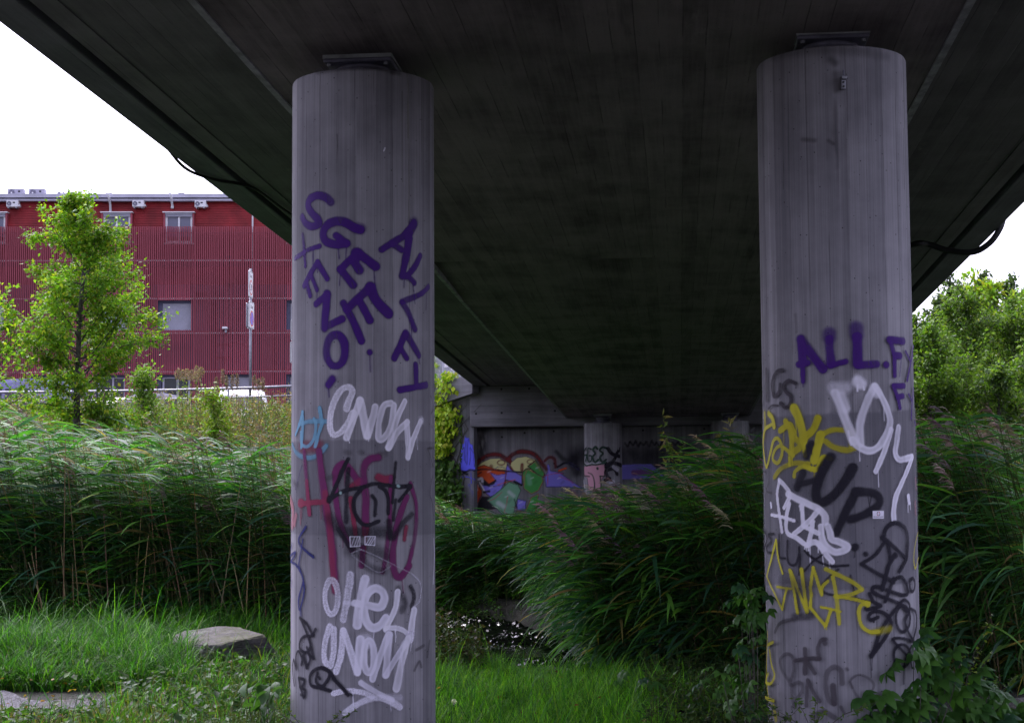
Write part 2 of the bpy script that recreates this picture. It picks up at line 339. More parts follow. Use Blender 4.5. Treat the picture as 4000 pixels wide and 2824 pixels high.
# ------------------------------------------------------------------ pillars
PR = .45
def cyl_mesh(r, z0, z1, n=96):
    prof = [(r-.05, z0), (r, z0+.02), (r, z1-.02), (r-.006, z1-.006), (r-.02, z1)]
    zs = list(np.linspace(z0+.02, z1-.02, 24))
    prof = [prof[0]]+[(r, z) for z in zs]+prof[3:]
    me = bpy.data.meshes.new('shaft'); bm = bmesh.new(); uvl = bm.loops.layers.uv.new('UVMap')
    rings = [[bm.verts.new((rr*math.sin(2*math.pi*k/n), -rr*math.cos(2*math.pi*k/n), z)) for k in range(n)] for rr, z in prof]
    for a in range(len(prof)-1):
        for k in range(n):
            k2 = (k+1) % n; f = bm.faces.new((rings[a][k], rings[a][k2], rings[a+1][k2], rings[a+1][k])); f.smooth = True
            for lp, (kk, zz) in zip(f.loops, ((k, prof[a][1]), (k+1, prof[a][1]), (k+1, prof[a+1][1]), (k, prof[a+1][1]))): lp[uvl].uv = (kk/n*2*math.pi*r, zz)
    bm.faces.new(rings[-1]); bm.to_mesh(me); bm.free(); return me
def pillar(x, y, z1, label, rot=0, zb=-.5):
    p = empty('bridge_pillar', (x, y, 0)); tag(p, label, 'bridge pillar', 'round concrete pillars under the bridge')
    sh = link('shaft', cyl_mesh(PR, zb, z1), M['pillar'], p)
    top = (BO[2]+BD[2]/BD[1]*(y-BO[1]))-z1          # room between pillar head and soffit
    brg = MB().lathe([(.17, z1+.02), (.185, z1+.026), (.185, z1+.056), (.155, z1+.06), (.155, z1+.074), (.168, z1+.078), (.168, z1+top-.03)], n=40).build('bearing', M['steel'], p, True)
    ang = math.atan2(BT[1], BT[0])
    bp = MB().box(-.225, .225, -.225, .225, z1+.002, z1+.02, .006).build('base_plate', M['steel'], brg); bp.rotation_euler.z = ang
    tp = MB().box(-.215, .215, -.215, .215, z1+top-.036, z1+top-.008, .010).build('top_plate', M['steel'], brg); tp.rotation_euler.z = ang
    tp2 = MB().box(-.22, .22, -.205, .205, z1+top-.008, z1+top+.02).build('mortar_bed', M['lip'], brg); tp2.rotation_euler.z = ang
    bolt = None
    for sx in (-1, 1):
        for sy in (-1, 1):
            for zz, rr in ((z1+top-.054, .18), (z1+.02, .195)):
                if bolt is None: bolt = MB().lathe([(.016, 0), (.016, .02)], n=6).build('bolt', M['galv'], brg); o = bolt
                else: o = bolt.copy(); COL.objects.link(o)
                v = Matrix.Rotation(ang, 3, 'Z') @ Vector((sx*rr, sy*rr, zz)); o.location = v
    return p
PL = (-.941, 10.019); PRT = (1.972, 9.614)
p_left = pillar(*PL, 4.158, 'near round concrete pillar with purple letters and white CNOW graffiti')
p_right = pillar(*PRT, 4.171, 'near round concrete pillar with purple ALL and yellow GNGR graffiti')
p_f1 = pillar(2.15, 37.8, 2.86, 'far round pillar with green SGEE graffiti by the painted wall', zb=-.6)
p_f2 = pillar(5.14, 37.5, 2.88, 'plain far round pillar behind tall reeds and a brown leaved shoot', zb=-.6)
# bracket at the head of the right pillar
bk = MB(); d = at(3288, 300, 9.18); bx, bz = d[0]-PRT[0], d[2]
br = MB().box(bx-.013, bx+.013, -.478, -.452, bz-.085, bz-.03, .003).box(bx-.011, bx+.02, -.49, -.44, bz-.028, bz-.008, .003).build('steel_bracket', M['galv'], p_right)
bk.tube([(bx+.004, -.465, bz-.008), (bx+.004, -.465, bz+.03)], .004, 6).build('threaded_rod', M['steel'], br)
for dz in (-.045, -.07): MB().lathe([(.006, 0), (.006, .006)], n=8).build('screw', M['dark'], br).matrix_local = Matrix.Translation((bx, -.478, bz+dz)) @ Matrix.Rotation(math.pi/2, 4, 'X')

# ------------------------------------------------------------------ abutment
ah = np.array([BD[0], BD[1], 0]); ah /= np.linalg.norm(ah); abm = Matrix.Identity(4)
for i in range(3): abm[i][0], abm[i][1], abm[i][2], abm[i][3] = BT[i], ah[i], (0, 0, 1)[i], (BO[0], BO[1], 3.04)[i]
ab = empty('bridge_abutment'); ab.matrix_world = abm
tag(ab, 'abutment wall covered in a colourful mural at the far end of the bridge', 'abutment')
MB().box(-4.56, 4.5, 28.75, 30.1, -.21, .79, .02).build('head_beam', M['beam'], ab)
MB().box(-4.75, 9.0, 29.30, 30.1, -3.9, -.212).build('front_wall', M['wall'], ab)
hole = None
for px, py in ((1854, 1521), (1954, 1518), (2064, 1516), (1853, 1614), (1955, 1611), (2064, 1608), (2166, 1604)):
    pt = at(px, py, 38.55); l = abm.inverted() @ Vector(pt)
    if hole is None: hole = MB().lathe([(.028, 0), (.028, .006)], n=10).build('tie_hole', M['dark'], ab); o = hole
    else: o = hole.copy(); COL.objects.link(o)
    o.matrix_local = Matrix.Translation((l.x, 28.752, l.z)) @ Matrix.Rotation(math.pi/2, 4, 'X')
for px, py in ((1957, 1706), (2047, 1690), (2162, 1684), (1958, 1806), (2164, 1810), (2512, 1681), (2750, 1676)):
    l = abm.inverted() @ Vector(at(px, py, 39.15)); o = hole.copy(); COL.objects.link(o); o.matrix_local = Matrix.Translation((l.x, 29.302, l.z)) @ Matrix.Rotation(math.pi/2, 4, 'X')

# wing wall running back to the left of the abutment
wx1 = at(1851, 1800, 38.93); wx0 = at(1620, 1800, 40.3)
def quad_wall(name, P0, P1, z0a, z0b, z1a, z1b, th, mat, parent):
    """upright slab from P0 to P1 (x,y); bottom/top heights at both ends; thickness to the back"""
    d = np.array([P1[0]-P0[0], P1[1]-P0[1]]); L = np.hypot(*d); d /= L
    ob = MB().prism([(0, z0a), (L, z0b), (L, z1b), (0, z1a)], 0, th).build(name, mat, parent)
    ob.matrix_world = Matrix.Translation((P0[0], P0[1], 0)) @ Matrix.Rotation(math.atan2(d[1], d[0]), 4, 'Z'); return ob
ww = empty('wing_wall'); tag(ww, 'pale concrete wing wall beside the abutment, overgrown with ivy and tagged blue', 'retaining wall')
WW0, WW1 = (wx0[0], wx0[1]), (wx1[0], wx1[1])
zt = lambda py, Y: at(1750, py, Y)[2]
quad_wall('wall', WW0, WW1, -.5, -.5, zt(1600, 40.3), zt(1540, 38.9), .12, M['pale'], ww)
C0 = at(1620, 1500, 39.9); C1 = at(1844, 1500, 38.55)
quad_wall('parapet_beam', (C0[0], C0[1]), (C1[0], C1[1]), zt(1612, 39.9), zt(1536, 38.5), zt(1530, 39.9), zt(1458, 38.5), .25, M['beam'], ww)

# ------------------------------------------------------------------ spray paint
def surf_cyl(cx, cy, r=PR):
    def f(P):
        P = np.asarray(P, float); d = np.stack([ray(x, y) for x, y in P]); ox, oy = -cx, -cy
        a = d[:, 0]**2+d[:, 1]**2; b = ox*d[:, 0]+oy*d[:, 1]; c = ox*ox+oy*oy-r*r
        k = (-b-np.sqrt(np.maximum(b*b-a*c, 0)))/a
        h = CAM+d*k[:, None]
        return np.stack([r*np.arctan2(h[:, 0]-cx, -(h[:, 1]-cy)), h[:, 2]], 1)
    def g(u, z, off): return np.stack([(r+off)*np.sin(u/r), -(r+off)*np.cos(u/r), z], -1)
    f.back = g; f.k = cy/FPX; return f
def surf_plane(P0, P1):
    P0 = np.array(P0, float); P1 = np.array(P1, float); d = (P1-P0)/np.hypot(*(P1-P0)); n = np.array([d[1], -d[0]])
    def f(P):
        P = np.asarray(P, float); dr = np.stack([ray(x, y) for x, y in P]); k = (P0@n)/(dr[:, :2]@n); h = CAM+dr*k[:, None]
        return np.stack([(h[:, :2]-P0)@d, h[:, 2]], 1)
    def g(u, z, off): xy = P0+u[..., None]*d+n*off; return np.concatenate([xy, z[..., None]], -1)
    f.back = g; f.k = P0[1]/FPX; return f
def catmull(P, n=5):
    P = np.asarray(P, float)
    if len(P) < 3: return P
    Q = np.vstack([2*P[0]-P[1], P, 2*P[-1]-P[-2]]); out = []
    for i in range(1, len(Q)-2):
        p0, p1, p2, p3 = Q[i-1:i+3]
        for t in np.arange(n)/n: out.append(.5*((2*p1)+(p2-p0)*t+(2*p0-5*p1+4*p2-p3)*t*t+(3*p1-p0-3*p2+p3)*t**3))
    return np.array(out+[P[-1]])
def vnoise(u, z, s):
    a = np.sin(u*s*1.31+z*s*.73)+np.sin(u*s*.57-z*s*1.17+1.3)+np.sin(u*s*2.3+z*s*1.9+.7)*.6; return a/2.6
COLS = dict(P=(.055, .008, .18), W=(.88, .85, .98), w=(.80, .77, .92), C=(.16, .36, .52), R=(.26, .030, .075), M=(.17, .025, .12), K=(.016, .014, .024), k=(.045, .038, .05),
            B=(.018, .022, .14), N=(.50, .20, .24), Y=(.55, .50, .03), y=(.46, .41, .02), T=(.35, .50, .50), D=(.06, .05, .06), L=(.42, .40, .36), g=(.012, .045, .03), J=(.62, .32, .42),
            V=(.27, .23, .82), v=(.13, .13, .82), O=(.75, .11, .03), m=(.16, .022, .026), E=(.75, .72, .34), G=(.07, .34, .08), H=(.20, .44, .28), F=(.50, .05, .10), s=(.10, .095, .10), u=(.17, .165, .20))
def ell(cx, cy, rx, ry, n=14): return [(cx+rx*math.cos(2*math.pi*k/n), cy+ry*math.sin(2*math.pi*k/n)) for k in range(n+1)]
LAYER = [0]
def spray(surf, region, parent, label, items, tex=.005, soft=.35, name='graffiti_tag', off0=.0015):
    """items: (colour key, radius in zoomed px, points or polygon, opts). region = (x0, y0, zoom)"""
    x0, y0, zm = region
    S = []
    for it in items:
        ck, r, pts = it[:3]; op = dict(it[3]) if len(it) > 3 else {}
        if isinstance(pts, str): pts = [tuple(map(float, p.split(','))) for p in pts.split()]
        pts = np.array(pts, float)
        if len(pts) > 2 and not op.get('line') and not op.get('poly'): pts = catmull(pts)
        uv = surf(np.stack([x0+pts[:, 0]/zm, y0+pts[:, 1]/zm], 1))
        S.append((np.array(COLS[ck]), r/zm*surf.k, uv, op))
    dr_ = random.Random(len(items)*7+int(items[0][1]))
    for c_, r_, uv_, op_ in list(S):
        if r_ > .016 and op_.get('op', .94) > .8 and not op_.get('poly') and surf.k < .003:
            for q in range(2):
                if dr_.random() < .30:
                    p_ = uv_[dr_.randrange(len(uv_))]; L_ = dr_.uniform(.03, .13); S.append((c_, dr_.uniform(.0028, .0045), np.array([[p_[0]+dr_.uniform(-.5, .5)*r_, p_[1]-r_*.4], [p_[0]+dr_.uniform(-.4, .4)*r_, p_[1]-r_*.9-L_]]), {'op': .8}))
    lo = np.min([s[2].min(0)-s[1]*1.7 for s in S], 0); hi = np.max([s[2].max(0)+s[1]*1.7 for s in S], 0)
    nu, nz = int((hi[0]-lo[0])/tex)+3, int((hi[1]-lo[1])/tex)+3
    U = lo[0]+np.arange(nu)*tex; Zs = lo[1]+np.arange(nz)*tex
    img = np.zeros((nu, nz, 4))
    for c, r, uv, op in S:
        mn = uv.min(0)-r*1.8; mx = uv.max(0)+r*1.8
        i0, i1 = max(0, int((mn[0]-lo[0])/tex)), min(nu, int((mx[0]-lo[0])/tex)+2); j0, j1 = max(0, int((mn[1]-lo[1])/tex)), min(nz, int((mx[1]-lo[1])/tex)+2)
        uu, zz = np.meshgrid(U[i0:i1], Zs[j0:j1], indexing='ij')
        dd = np.full(uu.shape, 1e9)
        for a, b2 in zip(uv, uv[1:]):
            ab_ = b2-a; l2 = ab_@ab_+1e-12
            t = np.clip(((uu-a[0])*ab_[0]+(zz-a[1])*ab_[1])/l2, 0, 1)
            dd = np.minimum(dd, np.hypot(uu-a[0]-t*ab_[0], zz-a[1]-t*ab_[1]))
        if len(uv) == 1: dd = np.hypot(uu-uv[0, 0], zz-uv[0, 1])
        if op.get('poly'):
            ins = np.zeros(uu.shape, bool)
            for (ax, az), (bx_, bz_) in zip(uv, np.roll(uv, -1, 0)):
                cond = ((az > zz) != (bz_ > zz)) & (uu < (bx_-ax)*(zz-az)/(bz_-az+1e-12)+ax); ins ^= cond
            cl = np.vstack([uv, uv[:1]]); 
            for a, b2 in zip(cl[-2:-1], cl[-1:]):
                ab_ = b2-a; t = np.clip(((uu-a[0])*ab_[0]+(zz-a[1])*ab_[1])/(ab_@ab_+1e-12), 0, 1); dd = np.minimum(dd, np.hypot(uu-a[0]-t*ab_[0], zz-a[1]-t*ab_[1]))
            dd = np.where(ins, -dd, dd)
        sf = max(op.get('soft', soft)*r, tex*.9)
        dd = dd+vnoise(uu, zz, 1.1/max(r, tex*2))*r*.08+vnoise(uu+zz*.3, zz, .35/max(r, tex*2))*r*.12
        al = np.clip((r-dd)/sf+.35, 0, 1); al = al*al*(3-2*al)
        al *= op.get('op', .94)
        if not op.get('poly'):
            hal = np.clip(1-(dd-r*.8)/(r*.8), 0, 1)**2*.42*(rng.random(dd.shape) > .55)*np.clip(op.get('op', .94), 0, 1); al = np.maximum(al, hal*np.clip(.6+.8*vnoise(uu, zz, 9), 0, 1))
            al *= np.clip(.98+.16*vnoise(uu, zz*.5, 17)+.10*vnoise(uu*3, zz, 31), .5, 1)*np.clip(1.05+.35*vnoise(uu, zz, 7), .72, 1)
        if op.get('dash'): al *= np.clip(.5+1.6*vnoise(uu, zz*.35, 40)+op['dash'], 0, 1)
        sp = op.get('spk', 0)
        if sp: al *= 1-sp*(rng.random(al.shape) > .45)*np.clip(rng.normal(.8, .3, al.shape), 0, 1)
        if op.get('rim'): al *= 1-op['rim']*np.clip(1-np.abs(dd)/(r*.75), 0, 1)*.0-op['rim']*np.clip((r*.62-dd)/(r*.5), 0, 1)
        sub = img[i0:i1, j0:j1]; A = al[..., None]; oa = sub[..., 3:]
        na = A+oa*(1-A); sub[..., :3] = np.where(na > 1e-4, (c*A+sub[..., :3]*oa*(1-A))/np.maximum(na, 1e-4), c); sub[..., 3:] = na
    keep = img[..., 3] > .03
    cell = keep[:-1, :-1] | keep[1:, :-1] | keep[:-1, 1:] | keep[1:, 1:]
    used = np.zeros(keep.shape, bool); used[:-1, :-1] |= cell; used[1:, :-1] |= cell; used[:-1, 1:] |= cell; used[1:, 1:] |= cell
    idx = -np.ones(keep.shape, int); idx[used] = np.arange(used.sum())
    ii, jj = np.nonzero(used); ci, cj = np.nonzero(cell)
    LAYER[0] += 1; off = off0+LAYER[0]*.0005
    V = surf.back(U[ii], Zs[jj], off)
    Q = np.stack([idx[ci, cj], idx[ci+1, cj], idx[ci+1, cj+1], idx[ci, cj+1]], 1)
    px = img[ii, jj]; px[px[:, 3] < 1e-3, :3] = S[0][0]
    o = link(name, np_mesh(name, V, Q, px, sm=True), M['paint'], parent)
    if label: o['label'] = label
    return o
# ------------------------------------------------------------------ graffiti on the left pillar
SL = surf_cyl(*PL); SR = surf_cyl(*PRT)
A = (1100, 700, 1.9077); Bz = (1100, 1480, 2.2508); Cz = (1100, 2050, 2.0938); T0 = (1100, 150, 2.315)
spray(SL, Bz, p_left, 'slightly darker buffed band of overpainted concrete', [('u', 8, '88,560 700,540 1352,560 1354,1350 700,1380 84,1345', {'poly': 1, 'op': .26, 'soft': 3})], name='buffed_patch', off0=.0006)
spray(SL, T0, p_left, 'pale lime streak running down the pillar', [('L', 9, '1130,300 1145,480 1140,620 1142,900', {'op': .45, 'soft': 1.2, 'spk': .4}), ('L', 5, '1141,600 1146,1000 1150,1600 1155,2300', {'op': .5, 'soft': .8}),
      ('D', 4, '1088,480 1088,800 1092,1300', {'op': .5}), ('D', 5, '503,870 505,960 502,1130', {'op': .6, 'soft': 1, 'dash': .2}), ('W', 9, '935,990 930,1005 922,1022', {'op': .7}), ('D', 30, '330,300 520,275 850,268 1010,300', {'op': .35, 'soft': 1.4}), ('D', 26, '1000,310 1060,320', {'op': .45, 'soft': 1.4})], name='lime_streak', soft=.8)
spray(SL, A, p_left, 'purple sprayed letters S T E Z O in the left column', [
    ('P', 33, '368,172 330,138 270,122 215,148 198,200 225,255 268,300 275,338 228,352 180,328 155,285'),
    ('P', 16, '160,412 170,520 180,650'), ('P', 19, '103,592 200,528 285,500'),
    ('P', 24, '270,620 170,795'), ('P', 24, '270,622 342,742'), ('P', 20, '218,705 265,825'), ('P', 20, '190,775 215,870'),
    ('P', 27, '258,932 340,860 320,1108 452,1040', {'line': 1}), ('P', 34, '338,860 330,960 320,1110', {'line': 1}),
    ('P', 31, ell(404, 1276, 70, 116)), ('P', 35, '375,1495 352,1530', {'soft': .6})])
spray(SL, A, p_left, 'purple sprayed letters G E E in the middle column', [
    ('P', 34, '588,378 545,362 480,326 410,318 345,342 312,400 330,460 390,488 450,486 485,480'), ('P', 30, '488,482 405,420'), ('P', 44, '590,372 560,366', {'op': .6, 'soft': .9}),
    ('P', 27, '440,672 555,560', {'line': 1}), ('P', 46, '562,555 568,560'), ('P', 34, '570,555 700,650'), ('P', 34, '530,600 580,678'), ('P', 32, '440,672 535,790'),
    ('P', 32, '655,808 490,968'), ('P', 38, '660,800 700,900 795,1002'), ('P', 30, '580,905 655,1050'), ('P', 30, '462,925 530,1050 595,1205'), ('P', 25, '655,1290 656,1291')])
spray(SL, A, p_left, 'purple sprayed letters A V L F T in the right column', [
    ('P', 26, '745,525 830,470 900,430 985,325', {'line': 1}), ('P', 40, '975,330 990,320', {'op': .7, 'soft': 1.0}), ('P', 38, '985,340 940,420', {'op': .85}), ('P', 27, '940,430 918,580 895,722'), ('P', 22, '958,440 932,600 895,722'), ('P', 25, '835,490 890,528'),
    ('P', 26, '1032,572 985,660 925,728'), ('P', 26, '935,720 985,772'), ('P', 24, '1092,802 1030,858 895,915'), ('P', 27, '897,920 940,990 992,1122'),
    ('P', 27, '920,1150 838,1335'), ('P', 28, '922,1148 1020,1312'), ('P', 24, '885,1262 930,1335'), ('P', 26, '997,1385 1002,1525'), ('P', 27, '880,1570 1075,1532')])
spray(SL, Bz, p_left, 'small light blue sprayed tag', [
    ('R', 60, '180,600 330,590', {'op': .55, 'soft': 1.1}),
    ('C', 17, '190,292 160,400 128,490'), ('C', 20, '188,290 190,450 178,600'), ('C', 22, '160,400 260,372 420,375', {'op': .8, 'soft': .8}), ('C', 17, '175,470 180,570 235,592 290,520 305,400 290,350'),
    ('C', 20, '338,258 355,380'), ('C', 20, '360,390 330,480 300,590'), ('C', 24, '100,575 135,650 225,692 320,670 395,590', {'op': .75, 'soft': .9})])
spray(SL, Bz, p_left, 'white sprayed word CNOW', [
    ('W', 30, '572,262 600,180 622,110 592,75 530,95 468,190 432,320 432,430 462,488 520,470 580,400 630,300', {'spk': .25, 'rim': 0.17}),
    ('W', 32, '575,515 640,330 690,185', {'rim': 0.17}), ('W', 36, '690,190 720,340 752,500', {'rim': 0.17}), ('W', 32, '752,500 790,380 822,245', {'rim': 0.20}),
    ('W', 30, '960,215 900,235 862,340 850,470 858,530 905,510 960,400 985,230', {'rim': 0.20}), ('W', 30, '1080,195 1000,380 940,600', {'rim': 0.20}), ('W', 30, '940,602 1015,470 1100,380', {'rim': 0.20}),
    ('W', 30, '1098,380 1105,540 1108,685', {'rim': 0.20}), ('W', 30, '1108,690 1150,540 1215,375', {'rim': 0.20}), ('W', 40, '1215,372 1222,368', {'op': .6, 'soft': 1})])
spray(SL, Bz, p_left, 'faded crimson sprayed letters HOT', [
    ('N', 44, '85,1060 105,1150 100,1290', {'op': .7, 'soft': 1}), ('N', 30, '130,1200 120,1280', {'op': .6, 'soft': .9}),
    ('M', 24, '205,640 225,900 250,1185'), ('R', 24, '225,900 250,1185', {'op': .8}), ('M', 38, '330,640 360,860 390,1100 430,1350 460,1640 478,1860', {'soft': .5}), ('R', 30, '385,1000 430,1350 450,1640 470,1860', {'op': .8, 'soft': .8}),
    ('R', 42, '168,1090 180,1092'), ('R', 24, '180,1095 290,1085 400,1080'),
    ('M', 30, '480,900 482,800 540,745 605,800 680,905'), ('M', 26, '470,820 490,1150 545,1340 620,1500'), ('R', 22, '610,1050 650,1360'), ('R', 30, '690,900 610,950', {'op': .8, 'soft': .9}),
    ('M', 34, '735,1320 740,1050 720,800 775,705 848,690', {'soft': .6}), ('R', 30, '740,1290 735,1360', {'soft': .8}), ('R', 36, '850,862 900,885 958,880', {'soft': .7}), ('M', 18, '958,860 948,1300'),
    ('M', 24, '1128,920 1180,1120 1165,1400 1110,1640', {'soft': .6}), ('M', 32, '1095,1040 1020,1250 985,1450 975,1600 1000,1720 1050,1735 1120,1640', {'soft': .5}), ('R', 22, '1092,1300 1075,1410', {'soft': .7}),
    ('M', 26, '715,1480 705,1640'), ('M', 20, '940,1330 915,1560 885,1700', {'op': .8})])
spray(SL, Bz, p_left, 'black sprayed tag AOT with a dark overspray bowl', [
    ('K', 60, '430,1230 560,1345 760,1350 930,1345', {'op': .6, 'soft': 1.3, 'spk': .3}), ('K', 62, '600,1500 760,1480 900,1560', {'op': .5, 'soft': 1.4, 'spk': .4}), ('K', 40, '700,1560 760,1650 900,1690', {'op': .55, 'soft': 1.3, 'spk': .35}),
    ('K', 18, '585,705 540,800 430,1060'), ('K', 20, '590,790 572,1000 568,1255', {'op': .8, 'soft': .7, 'spk': .2}), ('K', 17, '430,1055 560,980 720,950 820,920 1000,945 1130,940'), ('K', 24, '425,1050 420,1070'), ('K', 22, '1115,938 1130,945'),
    ('K', 14, '1000,735 985,900 970,1085', {'soft': .6}), ('K', 16, '1125,950 1030,1070'), ('K', 18, '720,950 650,1030 632,1130 680,1240 750,1285 850,1250', {'soft': .5}), ('K', 16, '935,1180 935,1060 910,980 860,945', {'soft': .5}),
    ('K', 15, '795,1025 825,1080 818,1200', {'soft': .6}), ('K', 15, '1000,1060 990,1150 978,1240', {'op': .75, 'soft': .8}), ('K', 26, '1140,1190 1060,1270 980,1400', {'op': .75, 'soft': .9, 'spk': .3}), ('K', 24, '940,1250 950,1400', {'op': .7, 'soft': 1}), ('K', 22, '500,1320 570,1430 620,1500', {'op': .8, 'soft': .8}),
    ('K', 34, '1020,1840 1080,1960 1060,2030', {'op': .55, 'soft': 1.2, 'spk': .35}), ('K', 22, '1130,1820 1160,1900 1140,2000', {'op': .75, 'spk': .4}),
    ('T', 13, '520,1000 522,1004'), ('T', 14, '1018,938 1026,944')])
h1 = [('w', 4, f'{x},1470 {x+26},1392', {'op': .6}) for x in (615, 640, 660)]+[('w', 4, f'{x},1458 {x+40},1390', {'op': .75}) for x in (740, 762, 780)]
spray(SL, Bz, p_left, 'two small white hatched squares', [('w', 4, '603,1385 690,1384', {'op': .8}), ('w', 4, '690,1384 688,1468', {'op': .6}), ('w', 4, '690,1468 606,1472', {'op': .8}), ('w', 4, '606,1472 603,1385'),
    ('w', 4, '734,1384 822,1382'), ('w', 4, '822,1382 816,1462'), ('w', 4, '816,1462 733,1454'), ('w', 4, '733,1454 734,1384'), ('w', 4, '700,1500 620,1530 650,1570 760,1650 860,1700 960,1640', {'op': .4, 'spk': .4}), ('w', 4, '680,1490 800,1540 960,1620 1120,1700', {'op': .4, 'spk': .4})]+h1, tex=.004)
spray(SL, Cz, p_left, 'dark blue scrawled tag at the left edge', [
    ('B', 13, '205,15 150,110 160,165 210,215 265,262'), ('B', 11, '180,120 165,220 150,330 180,430 192,540 170,650 152,690 148,600 180,480 178,420 130,330 85,300'), ('B', 9, '95,150 84,200'), ('B', 11, '80,250 120,222 110,260 82,300'), ('B', 12, '85,450 82,500', {'op': .7}), ('P', 5, '175,-490 155,-420 122,-290', {'op': .6}), ('B', 14, '160,690 165,740', {'op': .7, 'soft': .9})])
spray(SL, Cz, p_left, 'white sprayed word OHEY', [
    ('w', 25, ell(412, 588, 52, 140), {'spk': .35, 'rim': 0.25}), ('w', 29, '565,405 540,590 508,772', {'spk': .355, 'rim': 0.20}), ('w', 36, '682,440 645,600 618,815', {'rim': 0.15}), ('w', 20, '520,635 620,645', {'op': .6, 'soft': .9}),
    ('w', 34, '600,638 700,652 800,672 838,600 818,540 760,518 705,560 676,660 690,780 740,838 800,820 845,760', {'rim': 0.12}), ('w', 40, '690,470 690,560', {'op': .5, 'soft': 1}),
    ('W', 26, '945,545 925,680 850,850', {'rim': 0.15}), ('W', 22, '850,845 930,840 1000,868 1040,912', {'rim': 0.10}), ('W', 34, '1078,700 1060,810 1048,935', {'rim': 0.17}), ('w', 7, '1060,400 1130,480 1120,620 1075,665', {'op': .5, 'spk': .4})])
spray(SL, Cz, p_left, 'white sprayed word NON', [
    ('w', 27, '400,830 362,950 355,1090 400,1150 428,1040 432,850', {'spk': .35, 'rim': 0.15}), ('w', 27, '505,860 490,1050 450,1195', {'spk': .35}), ('w', 27, '510,860 565,1030 620,1205', {'spk': .15, 'rim': 0.15}), ('w', 32, '645,930 632,1080 622,1205', {'rim': 0.17}),
    ('w', 27, ell(714, 1072, 42, 132), {'rim': 0.15}), ('w', 40, '690,930 710,980', {'op': .5, 'soft': 1}), ('w', 28, '872,890 800,1080 742,1258', {'rim': 0.17}), ('w', 32, '878,900 860,1080 850,1225', {'rim': 0.17}), ('w', 27, '1010,965 930,1090 850,1225', {'rim': 0.17}), ('W', 40, '1050,900 1000,980', {'op': .7, 'soft': .8}), ('W', 34, '1030,930 975,1130 935,1335', {'rim': 0.17})])
spray(SL, Cz, p_left, 'white double underline strokes', [('w', 22, '430,1375 540,1352 660,1368 740,1398', {'spk': .35}), ('w', 22, '650,1288 780,1368 900,1425', {'op': .8}), ('w', 30, '880,1410 960,1412', {'op': .4, 'soft': 1.2}), ('w', 27, '520,1535 600,1475 720,1420 830,1415 960,1485', {'op': .85, 'spk': .25, 'soft': .6})])
spray(SL, Cz, p_left, 'black marker scrawl with a leaf shape at lower left', [
    ('K', 12, '160,755 200,850 240,960 268,1090'), ('K', 13, '160,760 215,810 262,905'), ('K', 13, '285,850 255,900 205,905 165,940 160,1010 210,1040 245,990 235,920 265,900'), ('K', 13, '268,1090 235,1060 215,1000'), ('K', 13, '215,1165 190,1080 195,1040'), ('K', 12, '210,1165 240,1110 235,1060'), ('K', 11, '115,1310 100,1180 110,1100 130,1180 128,1070 150,1030 180,1110 170,1140 185,1060'),
    ('K', 13, '150,1250 165,1330 190,1410'), ('K', 13, '150,1248 195,1265 180,1318 160,1325 198,1345 195,1395 165,1385'),
    ('K', 15, '405,1352 320,1328 250,1308 240,1240 270,1190 330,1165 385,1185 395,1240 350,1310 320,1325'), ('K', 13, '300,1205 290,1280 335,1320'), ('K', 12, '310,1240 320,1255'), ('K', 15, '330,1165 400,1200 440,1265 500,1330 545,1388'), ('K', 10, '420,1260 500,1320 580,1392', {'op': .6, 'soft': 1})])
spray(SL, Bz, p_left, 'faint brown drips along the right edge', [('D', 9, '1300,150 1325,260 1290,330 1310,430', {'op': .5, 'dash': .2}), ('D', 9, '1275,610 1330,605', {'op': .6}), ('D', 8, '1275,615 1300,700 1320,770 1330,680', {'op': .5}), ('D', 8, '1320,820 1290,1000 1310,1080 1330,1260', {'op': .45, 'dash': .3}),
    ('D', 30, '110,900 140,930', {'op': .4, 'soft': 1.3}), ('D', 28, '400,870 450,860', {'op': .3, 'soft': 1.2}), ('D', 24, '560,640 920,655', {'op': .3, 'soft': 1.2, 'dash': .1}), ('W', 11, '1325,1400 1330,1550 1320,1800', {'op': .75, 'soft': .9}),
    ('D', 12, '1160,2560 1200,2480 1220,2530', {'op': .5}), ('D', 15, '1175,2380 1240,2340', {'op': .4}), ('D', 14, '1290,2300 1270,2440', {'op': .4})], name='stain')
# ------------------------------------------------------------------ right pillar
E1 = (2940, 1200, 2.0265); G1 = (2940, 1950, 1.8544); RT0 = (2900, 50, 2.316)
spray(SR, E1, p_right, 'darker grey buffed band under the lower tags', [('u', 8, '85,890 400,858 640,845 1100,830 1278,800 1296,1500 1290,2150 700,2230 300,2180 105,2200', {'poly': 1, 'op': .40, 'soft': 3}), ('u', 40, '640,850 760,1100 780,1300', {'op': .3, 'soft': 1.4})], name='buffed_patch', off0=.0006)
spray(SR, RT0, p_right, 'dark damp streak below the bracket', [('D', 40, '840,560 860,700', {'op': .35, 'soft': 1.4}), ('D', 26, '835,700 840,1000 850,1400', {'op': .35, 'soft': 1.4, 'dash': .2}), ('D', 3, '940,560 945,900 955,1150 965,1600', {'op': .7}), ('D', 24, '550,1150 660,1160', {'op': .4, 'soft': 1.3}), ('D', 20, '780,1160 820,1190', {'op': .4, 'soft': 1.3}), ('D', 50, '300,400 560,360 1000,350 1300,400', {'op': .25, 'soft': 1.5}), ('D', 36, '800,430 840,460', {'op': .5, 'soft': 1.5}), ('D', 3, '385,1300 380,1600', {'op': .5}), ('D', 4, '1440,1050 1450,1600', {'op': .5})], name='stain')
